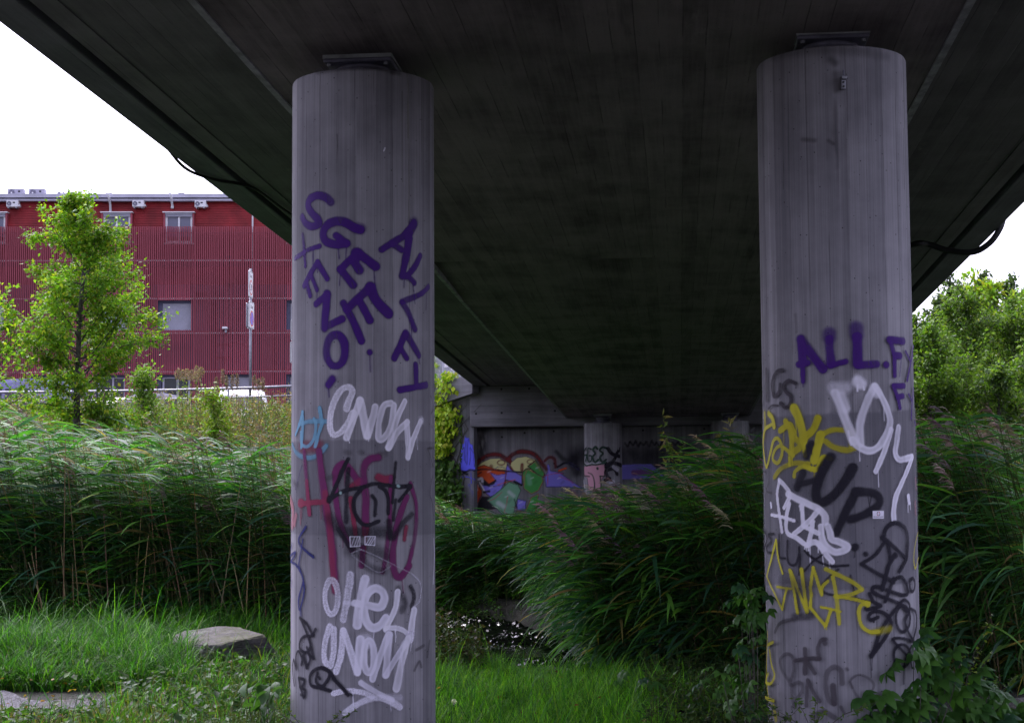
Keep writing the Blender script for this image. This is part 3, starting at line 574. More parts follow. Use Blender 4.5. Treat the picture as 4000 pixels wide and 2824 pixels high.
spray(SR, E1, p_right, 'purple sprayed words ALL FY FY', [
    ('P', 40, '385,250 395,320', {'soft': .6}), ('P', 34, '395,300 402,440'), ('P', 21, '402,420 404,588'), ('P', 36, '392,262 470,370 560,490', {'soft': .3}), ('P', 30, '370,455 440,440'),
    ('P', 50, '605,205 606,240', {'op': .75, 'soft': .8}), ('P', 36, '606,250 615,350 620,450', {'soft': .4}), ('P', 25, '618,462 735,430'), ('P', 54, '822,165 824,220', {'op': .65, 'soft': .9}), ('P', 40, '825,240 828,340 830,450', {'soft': .4}), ('P', 30, '832,462 975,450'), ('P', 29, '1047,454 1052,458'),
    ('P', 31, '1072,258 1180,270'), ('P', 22, '1085,280 1112,400 1114,542'), ('P', 30, '1115,380 1155,386'), ('P', 13, '1198,350 1232,425'), ('P', 14, '1258,310 1240,430 1210,580'),
    ('P', 24, '1105,622 1185,624'), ('P', 20, '1110,640 1140,720 1155,795'), ('P', 23, '1135,712 1178,702'), ('P', 12, '1222,690 1245,740'), ('P', 12, '1260,640 1248,760 1242,885'), ('P', 12, '1268,905 1274,930')])
spray(SR, E1, p_right, 'dark painted letters IGS', [('k', 13, '120,490 126,740'), ('k', 15, '250,500 200,512 165,600 178,705 218,675 228,610'), ('k', 16, '345,602 295,582 255,622 275,670 312,705 308,765 270,792 232,758'), ('k', 8, '140,802 170,775 212,778'), ('k', 9, '95,640 92,700 80,780', {'op': .5}), ('k', 5, '352,600 352,640')])
spray(SR, E1, p_right, 'dense yellow sprayed tag', [
    ('Y', 24, '140,840 170,880 182,945', {'soft': .5}), ('y', 28, '110,840 112,940 100,1060', {'op': .7, 'soft': .9}), ('Y', 17, '160,930 112,970 98,1080 122,1262 152,1160 178,1058 212,1038 240,1090 242,1170 210,1232 172,1200 190,1130 240,1100 330,1175'),
    ('y', 26, '272,905 310,980 318,1100 308,1200', {'soft': .5}), ('y', 28, '230,975 300,930 330,990', {'soft': .5}), ('Y', 38, '335,800 372,880 400,980 410,1060', {'soft': .4}), ('Y', 18, '405,1060 425,1175'), ('y', 32, '518,880 490,960 410,1040', {'soft': .6}), ('y', 30, '330,1020 390,1090 330,1150', {'soft': .7}),
    ('Y', 34, '540,1010 520,1100 490,1215', {'soft': .4}), ('y', 24, '530,1020 620,975 700,970 780,985', {'soft': .6, 'op': .8}), ('y', 24, '580,1060 640,1105 740,1130 805,1115', {'soft': .7, 'op': .75}), ('y', 34, '790,1010 790,1090', {'op': .7, 'soft': .8}),
    ('Y', 20, '618,1200 560,1185 530,1260 490,1285 420,1255', {'soft': .3}), ('Y', 16, '500,1280 400,1265 345,1300 338,1340'), ('y', 24, '185,1345 240,1275 340,1235 440,1240', {'soft': .6, 'op': .85}), ('Y', 12, '300,1190 302,1250'), ('y', 14, '470,980 420,1010', {'op': .7})])
spray(SR, E1, p_right, 'white sprayed looping tag with drips', [
    ('W', 48, '640,640 740,640', {'op': .55, 'soft': 1.1, 'spk': .1}), ('W', 38, '650,680 700,800 760,960 800,1060', {'op': .85, 'soft': .6, 'rim': 0.12}), ('W', 42, '700,700 730,800', {'op': .7, 'soft': .9}), ('W', 30, '790,1050 840,1105 920,1135 1000,1090 1075,940 1060,820 1000,690 960,625', {'rim': 0.17}), ('W', 32, '955,630 890,770 845,930 850,1080', {'op': .85, 'soft': .6, 'rim': 0.12}), ('W', 44, '955,640 975,680', {'op': .7, 'soft': .8}),
    ('W', 50, '825,590 845,610', {'soft': .8}), ('W', 9, '825,620 824,665'), ('W', 8, '875,630 876,655'), ('W', 24, '1085,970 1040,1120 968,1298', {'rim': 0.17}),
    ('W', 27, '1142,950 1128,1060 1118,1150 1150,1205 1248,1185', {'rim': 0.15}), ('W', 26, '1250,1185 1190,1340 1125,1490 1105,1610 1108,1690', {'rim': 0.17}), ('W', 22, '1218,1495 1224,1545'), ('W', 5, '1215,1560 1216,1625'), ('W', 5, '1234,1550 1235,1600'), ('W', 15, '160,1555 162,1580')])
spray(SR, E1, p_right, 'thick black sprayed letters HUP', [
    ('K', 34, '405,1310 360,1425', {'op': .88, 'soft': .5}), ('K', 24, '370,1405 510,1365', {'op': .85, 'soft': .6}), ('K', 30, '470,1080 430,1180', {'op': .85, 'soft': .7}), ('K', 42, '620,1185 560,1280', {'op': .85, 'soft': .6}), ('K', 36, '560,1290 515,1400 508,1490 545,1545 640,1490 730,1380 790,1270', {'op': .92, 'soft': .4}), ('K', 31, '785,1268 795,1262'),
    ('K', 32, '815,1460 745,1600 690,1720 655,1800', {'op': .9, 'soft': .5}), ('K', 34, '815,1460 920,1462 990,1500 985,1570 880,1640 770,1680', {'op': .9, 'soft': .5}), ('K', 30, '800,1900 812,1895'), ('K', 19, '886,1950 890,1954')])
spray(SR, G1, p_right, 'white bubble letters dripping down', [
    ('W', 15, '205,-130 190,-40 200,60 225,235', {'rim': 0.10}), ('W', 17, '205,-140 250,-90 280,-30 240,60', {'rim': 0.10}), ('W', 13, '150,112 230,128 310,155'), ('W', 18, '275,30 255,140 262,240 330,280 380,320'), ('W', 26, '270,-40 340,0 420,40 480,70 525,120 530,165'), ('W', 18, '360,50 370,120 375,190'), ('W', 20, '480,80 430,140 370,200 310,250', {'rim': 0.10}), ('W', 18, '390,200 480,245'), ('W', 18, '440,160 430,240 410,330'),
    ('W', 25, '500,195 505,270 530,330 600,380 670,365 680,335 620,305 575,290 560,240 545,195', {'rim': 0.10}), ('W', 22, '400,330 460,310 520,360'), ('W', 20, '490,330 530,390 580,450', {'rim': 0.10}), ('W', 5, '395,340 396,380'), ('W', 5, '410,340 411,372'), ('W', 5, '385,335 384,360'), ('W', 12, '145,25 150,55')])
spray(SR, G1, p_right, 'thin black letters DELUX', [('K', 8, '98,215 120,275 112,320 92,350'), ('K', 9, '168,248 128,255 150,300 118,345 128,385 168,380'), ('K', 8, '205,255 203,360 212,420 250,425'), ('K', 9, '265,300 262,400 275,465 320,470 345,400 346,345'), ('K', 9, '346,350 350,450 346,545'), ('K', 9, '385,372 450,430 560,480 690,475'), ('K', 7, '510,400 440,450 380,520'), ('K', 9, '620,505 540,580 505,640 540,680 660,700 860,740'), ('K', 8, '705,550 718,600 740,700')])
spray(SR, G1, p_right, 'tall black marker tag along the right side', [
    ('K', 16, '938,285 955,215 1010,170 1080,195 1108,270 1105,370 1095,440 1050,520'), ('K', 14, '940,280 1020,350 1100,430'), ('K', 20, '932,275 940,285'), ('K', 13, '945,310 880,400 785,465'), ('K', 14, '785,468 870,520 990,585 1010,600'), ('K', 14, '965,300 985,440 950,560 930,650'), ('K', 16, '1020,400 975,480 950,580 930,650'), ('K', 20, '1018,402 1024,408'),
    ('K', 14, '1000,590 1060,560 1100,620 1100,690 1000,670 900,630 860,645 880,680 1000,730 1060,760 1105,810'), ('K', 13, '1010,570 980,660 950,740'), ('K', 13, '840,680 870,740 920,770 830,792'), ('K', 18, '820,788 828,792'), ('K', 13, '1050,760 990,840 920,950 860,1120'), ('K', 20, '905,1050 855,1130', {'soft': .6}), ('K', 14, '900,850 850,870 835,840 870,810 930,815 980,860 990,920 950,1000 880,1100'), ('K', 8, '868,865 870,885'),
    ('K', 12, ell(1075, 862, 50, 95)), ('K', 12, '1050,760 1085,725 1120,760 1115,820 1090,880 1110,950 1150,1025'), ('K', 12, '1130,790 1165,820 1168,920 1150,1000 1145,1030'), ('K', 11, '1148,1030 1080,1005 1005,1010 1060,1080 1120,1150 1138,1215'), ('K', 12, ell(1068, 1130, 58, 82)), ('K', 10, '1135,1060 1100,1140 1085,1200 1080,1330'), ('K', 12, ell(1140, 618, 18, 48)), ('K', 9, '1160,1055 1170,1080 1162,1090'), ('K', 7, '1165,1118 1168,1122')])
spray(SR, G1, p_right, 'yellow sprayed letters GNGR with a long tail', [
    ('Y', 12, '185,292 150,440 120,555', {'line': 1}), ('Y', 11, '120,555 175,680 228,795', {'line': 1}), ('Y', 11, '228,792 245,700 262,640', {'line': 1}), ('Y', 10, '190,632 290,645'), ('Y', 10, '186,300 200,430 230,535'), ('Y', 13, '280,510 310,660 335,820', {'soft': .5}), ('Y', 13, '290,520 340,660 402,815', {'soft': .5}), ('Y', 15, '362,505 385,680 402,812', {'soft': .6}),
    ('Y', 12, '505,690 475,590 445,490', {'line': 1}), ('Y', 12, '445,490 425,640 432,690 425,780', {'line': 1}), ('Y', 13, '425,780 530,915', {'line': 1}), ('Y', 12, '535,910 570,795', {'line': 1}), ('Y', 10, '500,778 560,790 635,810'), ('Y', 12, '505,680 510,630 550,590'), ('Y', 15, '582,560 605,680 628,900', {'soft': .6}), ('Y', 17, '535,503 640,555 740,610 785,650', {'soft': .6, 'op': .85}), ('Y', 17, '785,655 700,690 600,702', {'soft': .6, 'op': .85}), ('Y', 12, '605,705 700,715 840,748'), ('Y', 21, '822,752 828,760'),
    ('Y', 14, '820,755 780,765 765,830 785,910 840,955 900,955'), ('y', 26, '860,960 930,945 980,935', {'op': .5, 'soft': 1.2}), ('Y', 4, '525,905 525,935'), ('Y', 4, '538,905 539,940')])
spray(SR, G1, p_right, 'yellow strokes at the left edge of the pillar', [('Y', 9, '125,955 122,1100 118,1300 135,1450'), ('Y', 12, '125,1055 165,1032'), ('Y', 12, '140,1090 155,1200 175,1270 150,1330 112,1320 130,1260', {'soft': .6}), ('Y', 14, '110,1430 170,1455'), ('Y', 24, '170,1500 185,1590', {'op': .7, 'soft': .8}), ('Y', 7, '1178,240 1155,350 1150,440 1160,500 1182,420', {'op': .9})])
spray(SR, G1, p_right, 'washed out brown marks near the foot', [('D', 17, '388,1080 392,1160 386,1255', {'op': .85}), ('D', 14, '320,1165 400,1150 490,1150', {'op': .85}), ('D', 16, '400,1165 455,1255', {'op': .8}), ('D', 14, '488,1150 478,1080 500,1020 535,1008', {'op': .75}), ('D', 18, '520,1010 530,1040', {'op': .7}),
    ('D', 13, '285,1330 230,1240 215,1160 255,1118 300,1140 310,1230 285,1340 350,1320 372,1370 340,1430 300,1500', {'op': .5}), ('D', 14, '295,1340 300,1440 320,1500', {'op': .5}), ('D', 14, '408,1305 402,1390 398,1490', {'op': .7}), ('D', 14, '412,1310 445,1390 490,1460', {'op': .65}), ('D', 17, '648,1330 640,1240 590,1212 540,1260 535,1360 555,1450 590,1478', {'op': .5}), ('D', 20, '585,1345 595,1470', {'op': .75}), ('D', 9, '720,1360 705,1310 760,1268 830,1290 870,1340 850,1400', {'op': .5}), ('D', 9, '705,1320 740,1400 790,1470', {'op': .45}), ('D', 20, '440,1570 520,1535 600,1580', {'op': .5}),
    ('D', 60, '250,610 400,640', {'op': .35, 'soft': 1.4}), ('K', 28, '310,850 430,840', {'op': .55, 'soft': 1.0, 'spk': .2}), ('D', 13, '178,960 215,895 300,865', {'op': .6}), ('K', 14, '345,650 340,740 350,800', {'op': .3, 'soft': 1}), ('D', 12, '640,1500 660,1540', {'op': .6}), ('D', 14, '820,1430 850,1450', {'op': .5, 'soft': 1}), ('D', 12, '682,1222 686,1230', {'op': .6, 'soft': 1})], name='wash_mark')
spray(SR, E1, p_right, 'faint brown letter and pink mark at the edges', [('D', 8, '100,1310 125,1300 145,1380 130,1450 165,1470', {'op': .5}), ('D', 6, '100,1330 105,1500', {'op': .4}), ('N', 12, '1268,1350 1272,1440', {'op': .45}), ('N', 16, '1265,1540 1270,1640', {'op': .45}), ('D', 12, '350,60 360,200', {'op': .4, 'soft': 1.2})], name='stain')
for cc in ((763, 750), (632, 760)):
    pass
# sticker
st = spray(SR, (2940, 1950, 1.8544), p_right, 'small white rectangular sticker with a red and black ring and the word FRONTLINE', [('W', 1, '861,83 938,83 938,139 861,139', {'poly': 1, 'soft': .3, 'op': 1})], tex=.0035, name='sticker')
def cyl_wrap(me, u0, z0, cx, cy, off):
    n = len(me.vertices); v = np.empty(n*3, np.float32); me.vertices.foreach_get('co', v); v = v.reshape(-1, 3)
    u = v[:, 0]+u0; w = np.stack([(PR+off)*np.sin(u/PR), -(PR+off)*np.cos(u/PR), v[:, 1]+z0], 1); me.vertices.foreach_set('co', np.ascontiguousarray(w, np.float32).ravel())
LAYER[0] += 2; offS = .0025+LAYER[0]*.0005
(us, zs_), = SR([(2940+900/1.8544, 1950+127/1.8544)])
tm = text_mesh('FRONTLINE', .0115); cyl_wrap(tm, us, zs_, *PRT, offS); link('lettering', tm, simple('sticker_ink', (.03, .02, .05), .6), st)
def arc_mesh(a0, a1, r0, r1, name):
    n = 10; V = []; Q = []
    for k in range(n+1):
        a = R(a0+(a1-a0)*k/n); tpr = (r1-r0)*(.25+.75*k/n)
        for rr in (r1-tpr, r1): V.append((rr*math.cos(a), rr*1.12*math.sin(a), 0))
        if k: Q.append((2*k-2, 2*k-1, 2*k+1, 2*k))
    return np_mesh(name, np.array(V), np.array(Q))
(us, zs_), = SR([(2940+900/1.8544, 1950+103/1.8544)])
inkR = simple('sticker_red', (.42, .03, .07), .6); inkK = simple('sticker_black', (.02, .014, .05), .6)
for a0, mtl in ((100, inkR), (10, inkK), (-80, inkR), (190, inkK)):
    am = arc_mesh(a0, a0-80, .0055, .0105, 'emblem_arc'); cyl_wrap(am, us, zs_, *PRT, offS); link('emblem_arc', am, mtl, st)
# ------------------------------------------------------------------ far pillar and walls
SF = surf_cyl(2.15, 37.8); I1 = (2200, 1600, 2.87)
spray(SF, I1, p_f1, 'dark green letters SGEE above a pink patch', [
    ('J', 4, '245,640 470,620 475,740 430,760 420,900 300,905 280,760 245,740', {'poly': 1, 'op': .9}), ('W', 10, '270,610 470,590', {'op': .4, 'soft': 1}), ('W', 26, '240,800 250,870', {'op': .5, 'soft': 1}),
    ('g', 9, '265,425 240,470 245,510 270,510 255,580'), ('g', 9, '320,445 285,435 275,520 290,580 318,570 322,520 295,515'), ('g', 12, '385,440 365,415 338,450 362,490 335,530 360,590 395,560'), ('g', 12, '480,430 440,420 412,455 445,490 415,535 440,588 480,560'),
    ('g', 9, '240,600 270,630 330,610 370,620 440,600 480,590', {'line': 1}), ('g', 9, '240,600 245,735', {'line': 1}), ('g', 9, '245,738 300,748', {'line': 1}), ('g', 9, '285,705 330,730 352,800 355,910'), ('g', 9, '480,590 462,740', {'line': 1}), ('g', 9, '460,745 415,745'), ('g', 8, '415,745 425,840 420,880'), ('g', 14, '385,655 388,662')], tex=.012)
spray(SF, I1, p_f1, 'thick black sprayed shape on the right side', [('K', 22, '500,435 540,490 620,525'), ('K', 20, '600,480 560,570 480,620'), ('K', 24, '480,640 560,600 640,620'), ('K', 22, '500,760 480,690 560,660 600,720', {'op': .85}), ('K', 18, '470,790 520,770'), ('K', 10, '605,455 620,470'), ('K', 10, '628,425 622,465'), ('w', 24, '560,640 600,670', {'op': .5}), ('w', 20, '520,820 560,800', {'op': .5})], tex=.012)
b0 = abm @ Vector((-4.30, 29.30, 0)); b1 = abm @ Vector((9.0, 29.30, 0)); SWL = surf_plane((b0.x, b0.y), (b1.x, b1.y)); H1 = (1640, 1650, 2.87)
SWW = surf_plane(WW0, WW1)
def onwall(sf, rg, par, lb, items, **k):
    its = []
    for it in items:
        its.append(it)
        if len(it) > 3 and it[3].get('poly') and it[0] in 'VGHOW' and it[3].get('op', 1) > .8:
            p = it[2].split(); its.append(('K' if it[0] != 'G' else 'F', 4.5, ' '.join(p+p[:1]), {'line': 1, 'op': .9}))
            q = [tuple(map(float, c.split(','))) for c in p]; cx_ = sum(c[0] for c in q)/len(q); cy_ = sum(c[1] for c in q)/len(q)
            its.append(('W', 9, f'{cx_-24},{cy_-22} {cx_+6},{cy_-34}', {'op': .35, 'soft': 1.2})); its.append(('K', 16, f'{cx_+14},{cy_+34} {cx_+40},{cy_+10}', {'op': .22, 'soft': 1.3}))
    o = spray(sf, rg, par, lb, its, **k); o.matrix_parent_inverse = abm.inverted(); return o
LAYER[0] = 4
onwall(SWL, H1, ab, 'dark band down the wall corner and along the wall top', [('K', 60, '700,90 700,250 690,400', {'op': .6, 'soft': 1.0, 'dash': .25}), ('K', 40, '650,70 900,50 1800,20', {'op': .7, 'soft': 1.3}), ('L', 30, '690,140 710,260', {'op': .2, 'spk': .8, 'soft': 1.5})], tex=.025, name='dark_wall_band')  # soft dark strokes down the corner and below the head beam
onwall(SWL, H1, ab, 'black painted band behind the far pillars', [('K', 60, '1720,420 1760,560', {'op': .7, 'soft': 1.2}), ('K', 110, '2300,560 2700,540 3300,520', {'op': .6, 'soft': 1.2}), ('K', 30, '1530,330 1600,400 1680,440', {'op': .6, 'soft': 1.2}), ('K', 120, '1750,380 2300,380 3000,360', {'op': .6, 'soft': 1.2})]+[('k', 12, f'{2300+k*60},{230-(k%3)*14} {2330+k*60},{270-(k%2)*18} {2350+k*60},{220}', {'op': .7}) for k in range(11)], tex=.025, off0=.002)
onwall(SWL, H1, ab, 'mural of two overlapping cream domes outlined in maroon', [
    ('m', 26, '632,470 700,400 800,360 900,365 985,420', {'soft': .8}), ('m', 26, '985,420 1050,350 1170,325 1290,360 1370,460 1420,520', {'soft': .8}), ('m', 22, '1000,420 1035,480 1030,560', {'soft': .6}),
    ('E', 4, '640,510 700,450 790,410 890,405 970,450 985,530 850,525 640,520', {'poly': 1, 'soft': .6}), ('E', 4, '1030,450 1090,400 1190,385 1290,420 1340,520 1200,560 1060,540 1020,480', {'poly': 1, 'soft': .6}),
    ('m', 7, ell(912, 450, 42, 26)), ('m', 7, ell(1242, 440, 38, 24)), ('m', 22, '800,490 802,500', {'soft': .5}), ('m', 20, '1146,470 1146,530', {'soft': .5})], tex=.02, off0=.003)
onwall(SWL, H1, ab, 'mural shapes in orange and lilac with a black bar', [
    ('O', 5, '650,500 720,480 830,520 960,540 950,600 860,640 780,690 700,620 625,600', {'poly': 1}), ('O', 5, '622,640 650,700 690,760 690,820 610,960 600,880', {'poly': 1}), ('V', 5, '790,565 870,590 960,575 980,470 1020,530 1140,600 1145,700 1060,660 960,640 900,780 790,830 740,760 780,700 860,660', {'poly': 1}), ('V', 5, '690,700 800,720 930,700 900,790 790,830 740,790', {'poly': 1}),
    ('K', 5, '720,640 770,690 855,640 830,690 770,710 720,700', {'poly': 1}), ('W', 18, '660,640 690,630 700,660', {'soft': .8}), ('W', 10, '670,670 700,720 720,760'), ('W', 4, '660,690 645,760', {'op': .8}), ('K', 10, '600,545 650,530 760,525 880,538 970,545 1060,552 1150,552'), ('K', 7, '640,590 690,555'), ('K', 14, '720,780 780,770'), ('m', 7, '975,545 960,620 955,700 965,780'), ('O', 5, '870,700 960,670 1070,640'), ('C', 4, '840,520 880,495 930,500 975,530', {'op': .8}),
    ('P', 5, '690,820 660,860 620,900 600,990 700,960', {'line': 1}), ('K', 5, '700,830 800,840 900,900 880,960 640,990 660,900', {'poly': 1, 'op': .8})], tex=.02, off0=.003)
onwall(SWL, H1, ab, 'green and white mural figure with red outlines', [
    ('H', 5, '760,870 900,760 1000,670 1100,700 1130,760 1080,880 1040,1060 960,1060 850,950', {'poly': 1}), ('G', 5, '1150,560 1200,520 1280,560 1370,600 1380,660 1330,760 1250,800 1170,740', {'poly': 1}), ('H', 30, '1220,600 1230,680', {'op': .7, 'soft': 1}), ('G', 5, '1215,490 1300,425 1395,560 1390,610 1330,590', {'poly': 1}), ('K', 7, '1210,490 1298,425 1400,580 1385,612 1320,580 1215,492', {'line': 1}), ('F', 4, '1240,480 1290,440 1350,540', {'line': 1, 'op': .8}), ('K', 6, '1150,700 1150,580 1190,520 1240,520', {}), ('F', 4, '1180,700 1175,600 1200,540'),
    ('H', 5, '1040,1060 1130,1000 1250,1000 1400,1080 1440,1150 1300,1200 1060,1130', {'poly': 1}), ('G', 5, '1180,1010 1250,840 1330,800 1300,1000', {'poly': 1}), ('V', 5, '1100,860 1190,880 1180,980 1080,980', {'poly': 1}), ('F', 5, '940,1020 970,920 985,830'), ('F', 5, '770,880 840,850 920,780'), ('F', 5, '1060,1020 1110,990 1170,1000'), ('K', 12, '1060,660 1140,700'), ('K', 10, '1060,860 1090,980 1040,1060', {'op': .8}), ('W', 30, '880,900 940,940', {'op': .45, 'soft': 1.2}), ('W', 26, '1000,780 1050,820', {'op': .4, 'soft': 1.2}),
    ('W', 5, '1180,1120 1260,1140 1300,1220 1230,1280 1160,1200', {'poly': 1}), ('O', 22, '1130,1170 1170,1190', {'op': .8, 'soft': .6}), ('P', 8, '1100,1130 1180,1110 1220,1180 1210,1260'), ('W', 12, '1240,1230 1400,1200', {'op': .7})], tex=.02, off0=.003)
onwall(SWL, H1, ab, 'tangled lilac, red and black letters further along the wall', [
    ('V', 5, '1400,620 1440,540 1560,560 1700,660 1820,740 1650,720 1420,720', {'poly': 1, 'op': .85}), ('m', 16, '1400,430 1450,390 1510,410 1520,500', {'op': .8}), ('K', 12, '1540,500 1650,450 1780,520'), ('O', 12, '1560,540 1640,510', {'op': .9}), ('V', 14, '1440,480 1455,580'), ('F', 5, '1390,600 1520,570 1610,570'), ('F', 5, '1440,560 1430,700'), ('F', 5, '1560,600 1680,650 1720,680')], tex=.022, off0=.003)
onwall(SWL, H1, ab, 'pale spiral mark at the top right of the wall', [('w', 14, '3750,60 3700,120 3760,160 3810,100', {'op': .3, 'soft': 1.3})], tex=.025, off0=.003)
onwall(SWL, H1, ab, 'dim lilac and red shapes behind the reeds at the right of the wall', [('V', 5, '2000,480 2600,470 2750,620 2050,640', {'poly': 1, 'op': .55}), ('m', 30, '2400,560 2600,560', {'op': .6}), ('w', 18, '2940,560 3020,500 3100,560', {'op': .7}), ('O', 26, '3010,590 3100,590', {'op': .8}), ('J', 26, '3160,520 3280,540', {'op': .6}), ('v', 16, '2830,620 3000,600 3200,640', {'op': .7})], tex=.022, off0=.003)
spray(SWW, H1, ww, 'bright blue blocky tag with black outlines', [
    ('v', 4, '470,250 500,240 510,170 555,180 560,240 590,250 610,380 620,520 590,540 465,540 460,400', {'poly': 1}), ('v', 6, '500,260 515,150', {'op': .7, 'soft': 1}), ('K', 5, '480,300 500,280 500,430', {'line': 1}), ('K', 5, '520,210 515,450', {'line': 1}), ('K', 6, '545,190 540,260 530,470', {'line': 1}), ('K', 5, '565,280 575,360 560,470', {'line': 1}), ('K', 5, '575,290 600,340 615,500', {'line': 1}), ('K', 12, '470,545 520,550 570,530 620,540', {'soft': .6}), ('K', 10, '475,580 500,570 540,580'), ('v', 6, '470,620 520,605 570,620 620,640', {'op': .8}), ('v', 8, '575,560 580,680', {'op': .7}), ('v', 14, '555,700 590,780 600,860', {'op': .45, 'dash': .1})], tex=.02, off0=.003)
# ------------------------------------------------------------------ red building behind the road
M['siding'] = simple('red_painted_boards', (.30, .024, .030), .6, var=.34, sc=.9, bump=.1)
M['slat'] = simple('dusty_red_slats', (.30, .05, .075), .6, var=.34, sc=.55)
M['panel'] = simple('blue_grey_panels', (.10, .10, .17), .7, var=.12, sc=.8)
M['white'] = simple('white_painted_metal', (.70, .70, .74), .5, var=.06, sc=3)
M['lil'] = simple('pale_grey_metal', (.46, .45, .55), .5, .2, .15, 2)
M['blind'] = simple('pale_blind_slats', (.42, .42, .51), .6, var=.06)
M['shade'] = simple('dark_recess', (.02, .02, .03), .9)
M['glass'] = glassmat('window_glass', (.10, .10, .17), .12)
M['gdark'] = glassmat('dark_glass')
BY = 60.0; O0 = at(560, 1700, BY); bk_ = BY/FPX*1.0025
bld = empty('red_building', (O0[0], O0[1], 2.84), R(2.1))
tag(bld, 'long three storey building with red boards and vertical red slat screen', 'building')
zb_ = lambda py: at(560, py, BY)[2]-2.84
xb_ = lambda px: (px-560)*bk_
XL, XR = -520, 1640
def bb(mb, px0, px1, py0, py1, y0, y1, bev=0): return mb.box(xb_(px0), xb_(px1), y0, y1, zb_(py1), zb_(py0), bev)
bb(MB(), XL, XR, 778, 1905, .26, 9).build('wall_core', M['shade'], bld)
MB().box(xb_(XL), xb_(XR), .20, .26, 0, zb_(1108)).build('panel_wall', M['panel'], bld)
s = MB(); py = 786.0
while py < 1105:
    z0, z1 = zb_(py+6.6), zb_(py); x0, x1 = xb_(XL), xb_(XR)
    vs = [s.bm.verts.new(c) for c in ((x0, .165, z0), (x1, .165, z0), (x1, .195, z1), (x0, .195, z1), (x0, .195, z0), (x1, .195, z0))]
    s.bm.faces.new(vs[:4]); s.bm.faces.new((vs[4], vs[5], vs[1], vs[0])); py += 6.6
sd_ = s.build('siding', M['siding'], bld); sd_['kind'] = 'stuff'
bb(MB(), XL, XR, 1022, 1040, .12, .19).build('recess_shadow_strip', M['shade'], bld)  # flat dark strip carries the shade of the recess in its colour
# vertical panel joints
for i, px in enumerate((820, 832, 1062, 1075, 575, 587, 330, 342)):
    o = bb(MB(), px-4, px+4, 1022, 1500, .185, .20).build('panel_joint', M['shade'], bld)
# roof edge
bb(MB(), XL-6, XR, 760, 775, -.18, 9.2).build('roof_flashing', M['lil'], bld)
g = MB(); bb(g, XL-6, XR, 778.5, 787, -.10, .14, .01); g.build('gutter', M['lil'], bld)
bb(MB(), XL, XR, 775.5, 778, -.05, 9).build('eaves_gap_shade', M['shade'], bld)  # dark strip painted in for the shaded gap between flashing and gutter
dp = MB()
for px, lo in ((418, 835), (660, 812), (240, 800)):
    d = MB(); d.tube([(xb_(px-2), -.3, zb_(758)), (xb_(px+4), -.34, zb_(766)), (xb_(px+5), -.22, zb_(785)), (xb_(px+3), .05, zb_(800)), (xb_(px+3), .08, zb_(lo))], .045, 8)
    d.lathe([(.055, zb_(lo+2)), (.06, zb_(lo-4)), (.05, zb_(lo-12))], xb_(px+3), .08, 10); d.build('downspout', M['white'], bld, True)
MB().tube([(xb_(972), .0, zb_(790)), (xb_(977), .06, zb_(808)), (xb_(978), .08, zb_(830)), (xb_(978), .08, zb_(1300))], .034, 8).build('downpipe', M['white'], bld, True)
# windows
WIN_U = [(-106, 26), (626, 754), (384, 512), (1110, 1238)]
def upper_window(a, b):
    a += 4; b -= 4
    w = MB(); 
    for x0, x1, y0, y1 in ((a+7, a+15, 838, 950), (b-15, b-7, 838, 950), ((a+b)/2-3.5, (a+b)/2+3.5, 838, 950)): bb(w, x0, x1, y0, y1, .05, .16)
    bb(w, a+15, b-15, 838, 846, .052, .158); bb(w, a+15, b-15, 941, 950, .052, .158)
    f = w.build('window', M['white'], bld)
    for x0, x1 in ((a+15.2, (a+b)/2-3.7), ((a+b)/2+3.7, b-15.2)): bb(MB(), x0, x1, 846, 941, .10, .11).build('pane', M['glass'], f)
    c = MB(); bb(c, a-3, b+3, 828, 832, -.08, .16); c.build('head_flashing', M['white'], f)
    
    for j0 in (a, b-6.6): bb(MB(), j0, j0+6.6, 832.5, 950, -.02, .16).build('jamb', M['slat'], f)
    bl = MB(); bb(bl, a+7, b-7, 833, 837.5, -.01, .05); 
    for k in range(5): bb(bl, a+8, b-8, 839+k*1.7, 840.2+k*1.7, .0, .045)
    bl.build('blind', M['blind'], f)
    bb(MB(), a+16, b-16, 924, 941, .085, .098).build('room_shadow', M['shade'], f)
    bb(MB(), a-1, b+1, 950.5, 954, -.03, .16).build('sill', M['white'], f)
for a, b_ in WIN_U: upper_window(a, b_)
def blind_window(a, b, y0, y1, open_=False):
    r = MB(); bb(r, a, a+14, y0, y1, .06, .19); bb(r, a+14, b, y0, y0+9, .06, .19); bb(r, b-3, b, y0+9, y1, .06, .19)
    f = r.build('window', M['panel'], bld)
    bb(MB(), a+14, b-3, y0+9, y1, .17, .19).build('pane', M['gdark'], f)
    if open_:
        fr = MB(); bb(fr, a+18, a+25, y0+12, y1, .12, .168); bb(fr, b-12, b-5, y0+12, y1, .12, .168); bb(fr, (a+b)/2+8, (a+b)/2+15, y0+12, y1, .12, .168); bb(fr, a+18, b-5, y0+9.5, y0+14, .118, .17); fr.build('frame', M['lil'], f)
    else:
        bl = MB(); py = y0+11.
        while py < y1-3: bb(bl, a+16, b-5, py, py+2.6, .09, .13); py += 3.4
        bl.build('blind', M['blind'], f)
    bb(MB(), a, b, y1+.5, y1+3, .0, .19).build('sill', M['lil'], f)
WM = [(612, 746, 1175, 1294), (372, 500, 1175, 1294), (1112, 1245, 1175, 1294), (-110, 20, 1175, 1294)]
WL = [(362, 492, 1464, 1600), (612, 742, 1464, 1600), (868, 986, 1464, 1600), (1112, 1240, 1464, 1600), (120, 250, 1464, 1600)]
for w_ in WM: blind_window(*w_)
for k, w_ in enumerate(WL): blind_window(*w_, open_=k in (0, 1))
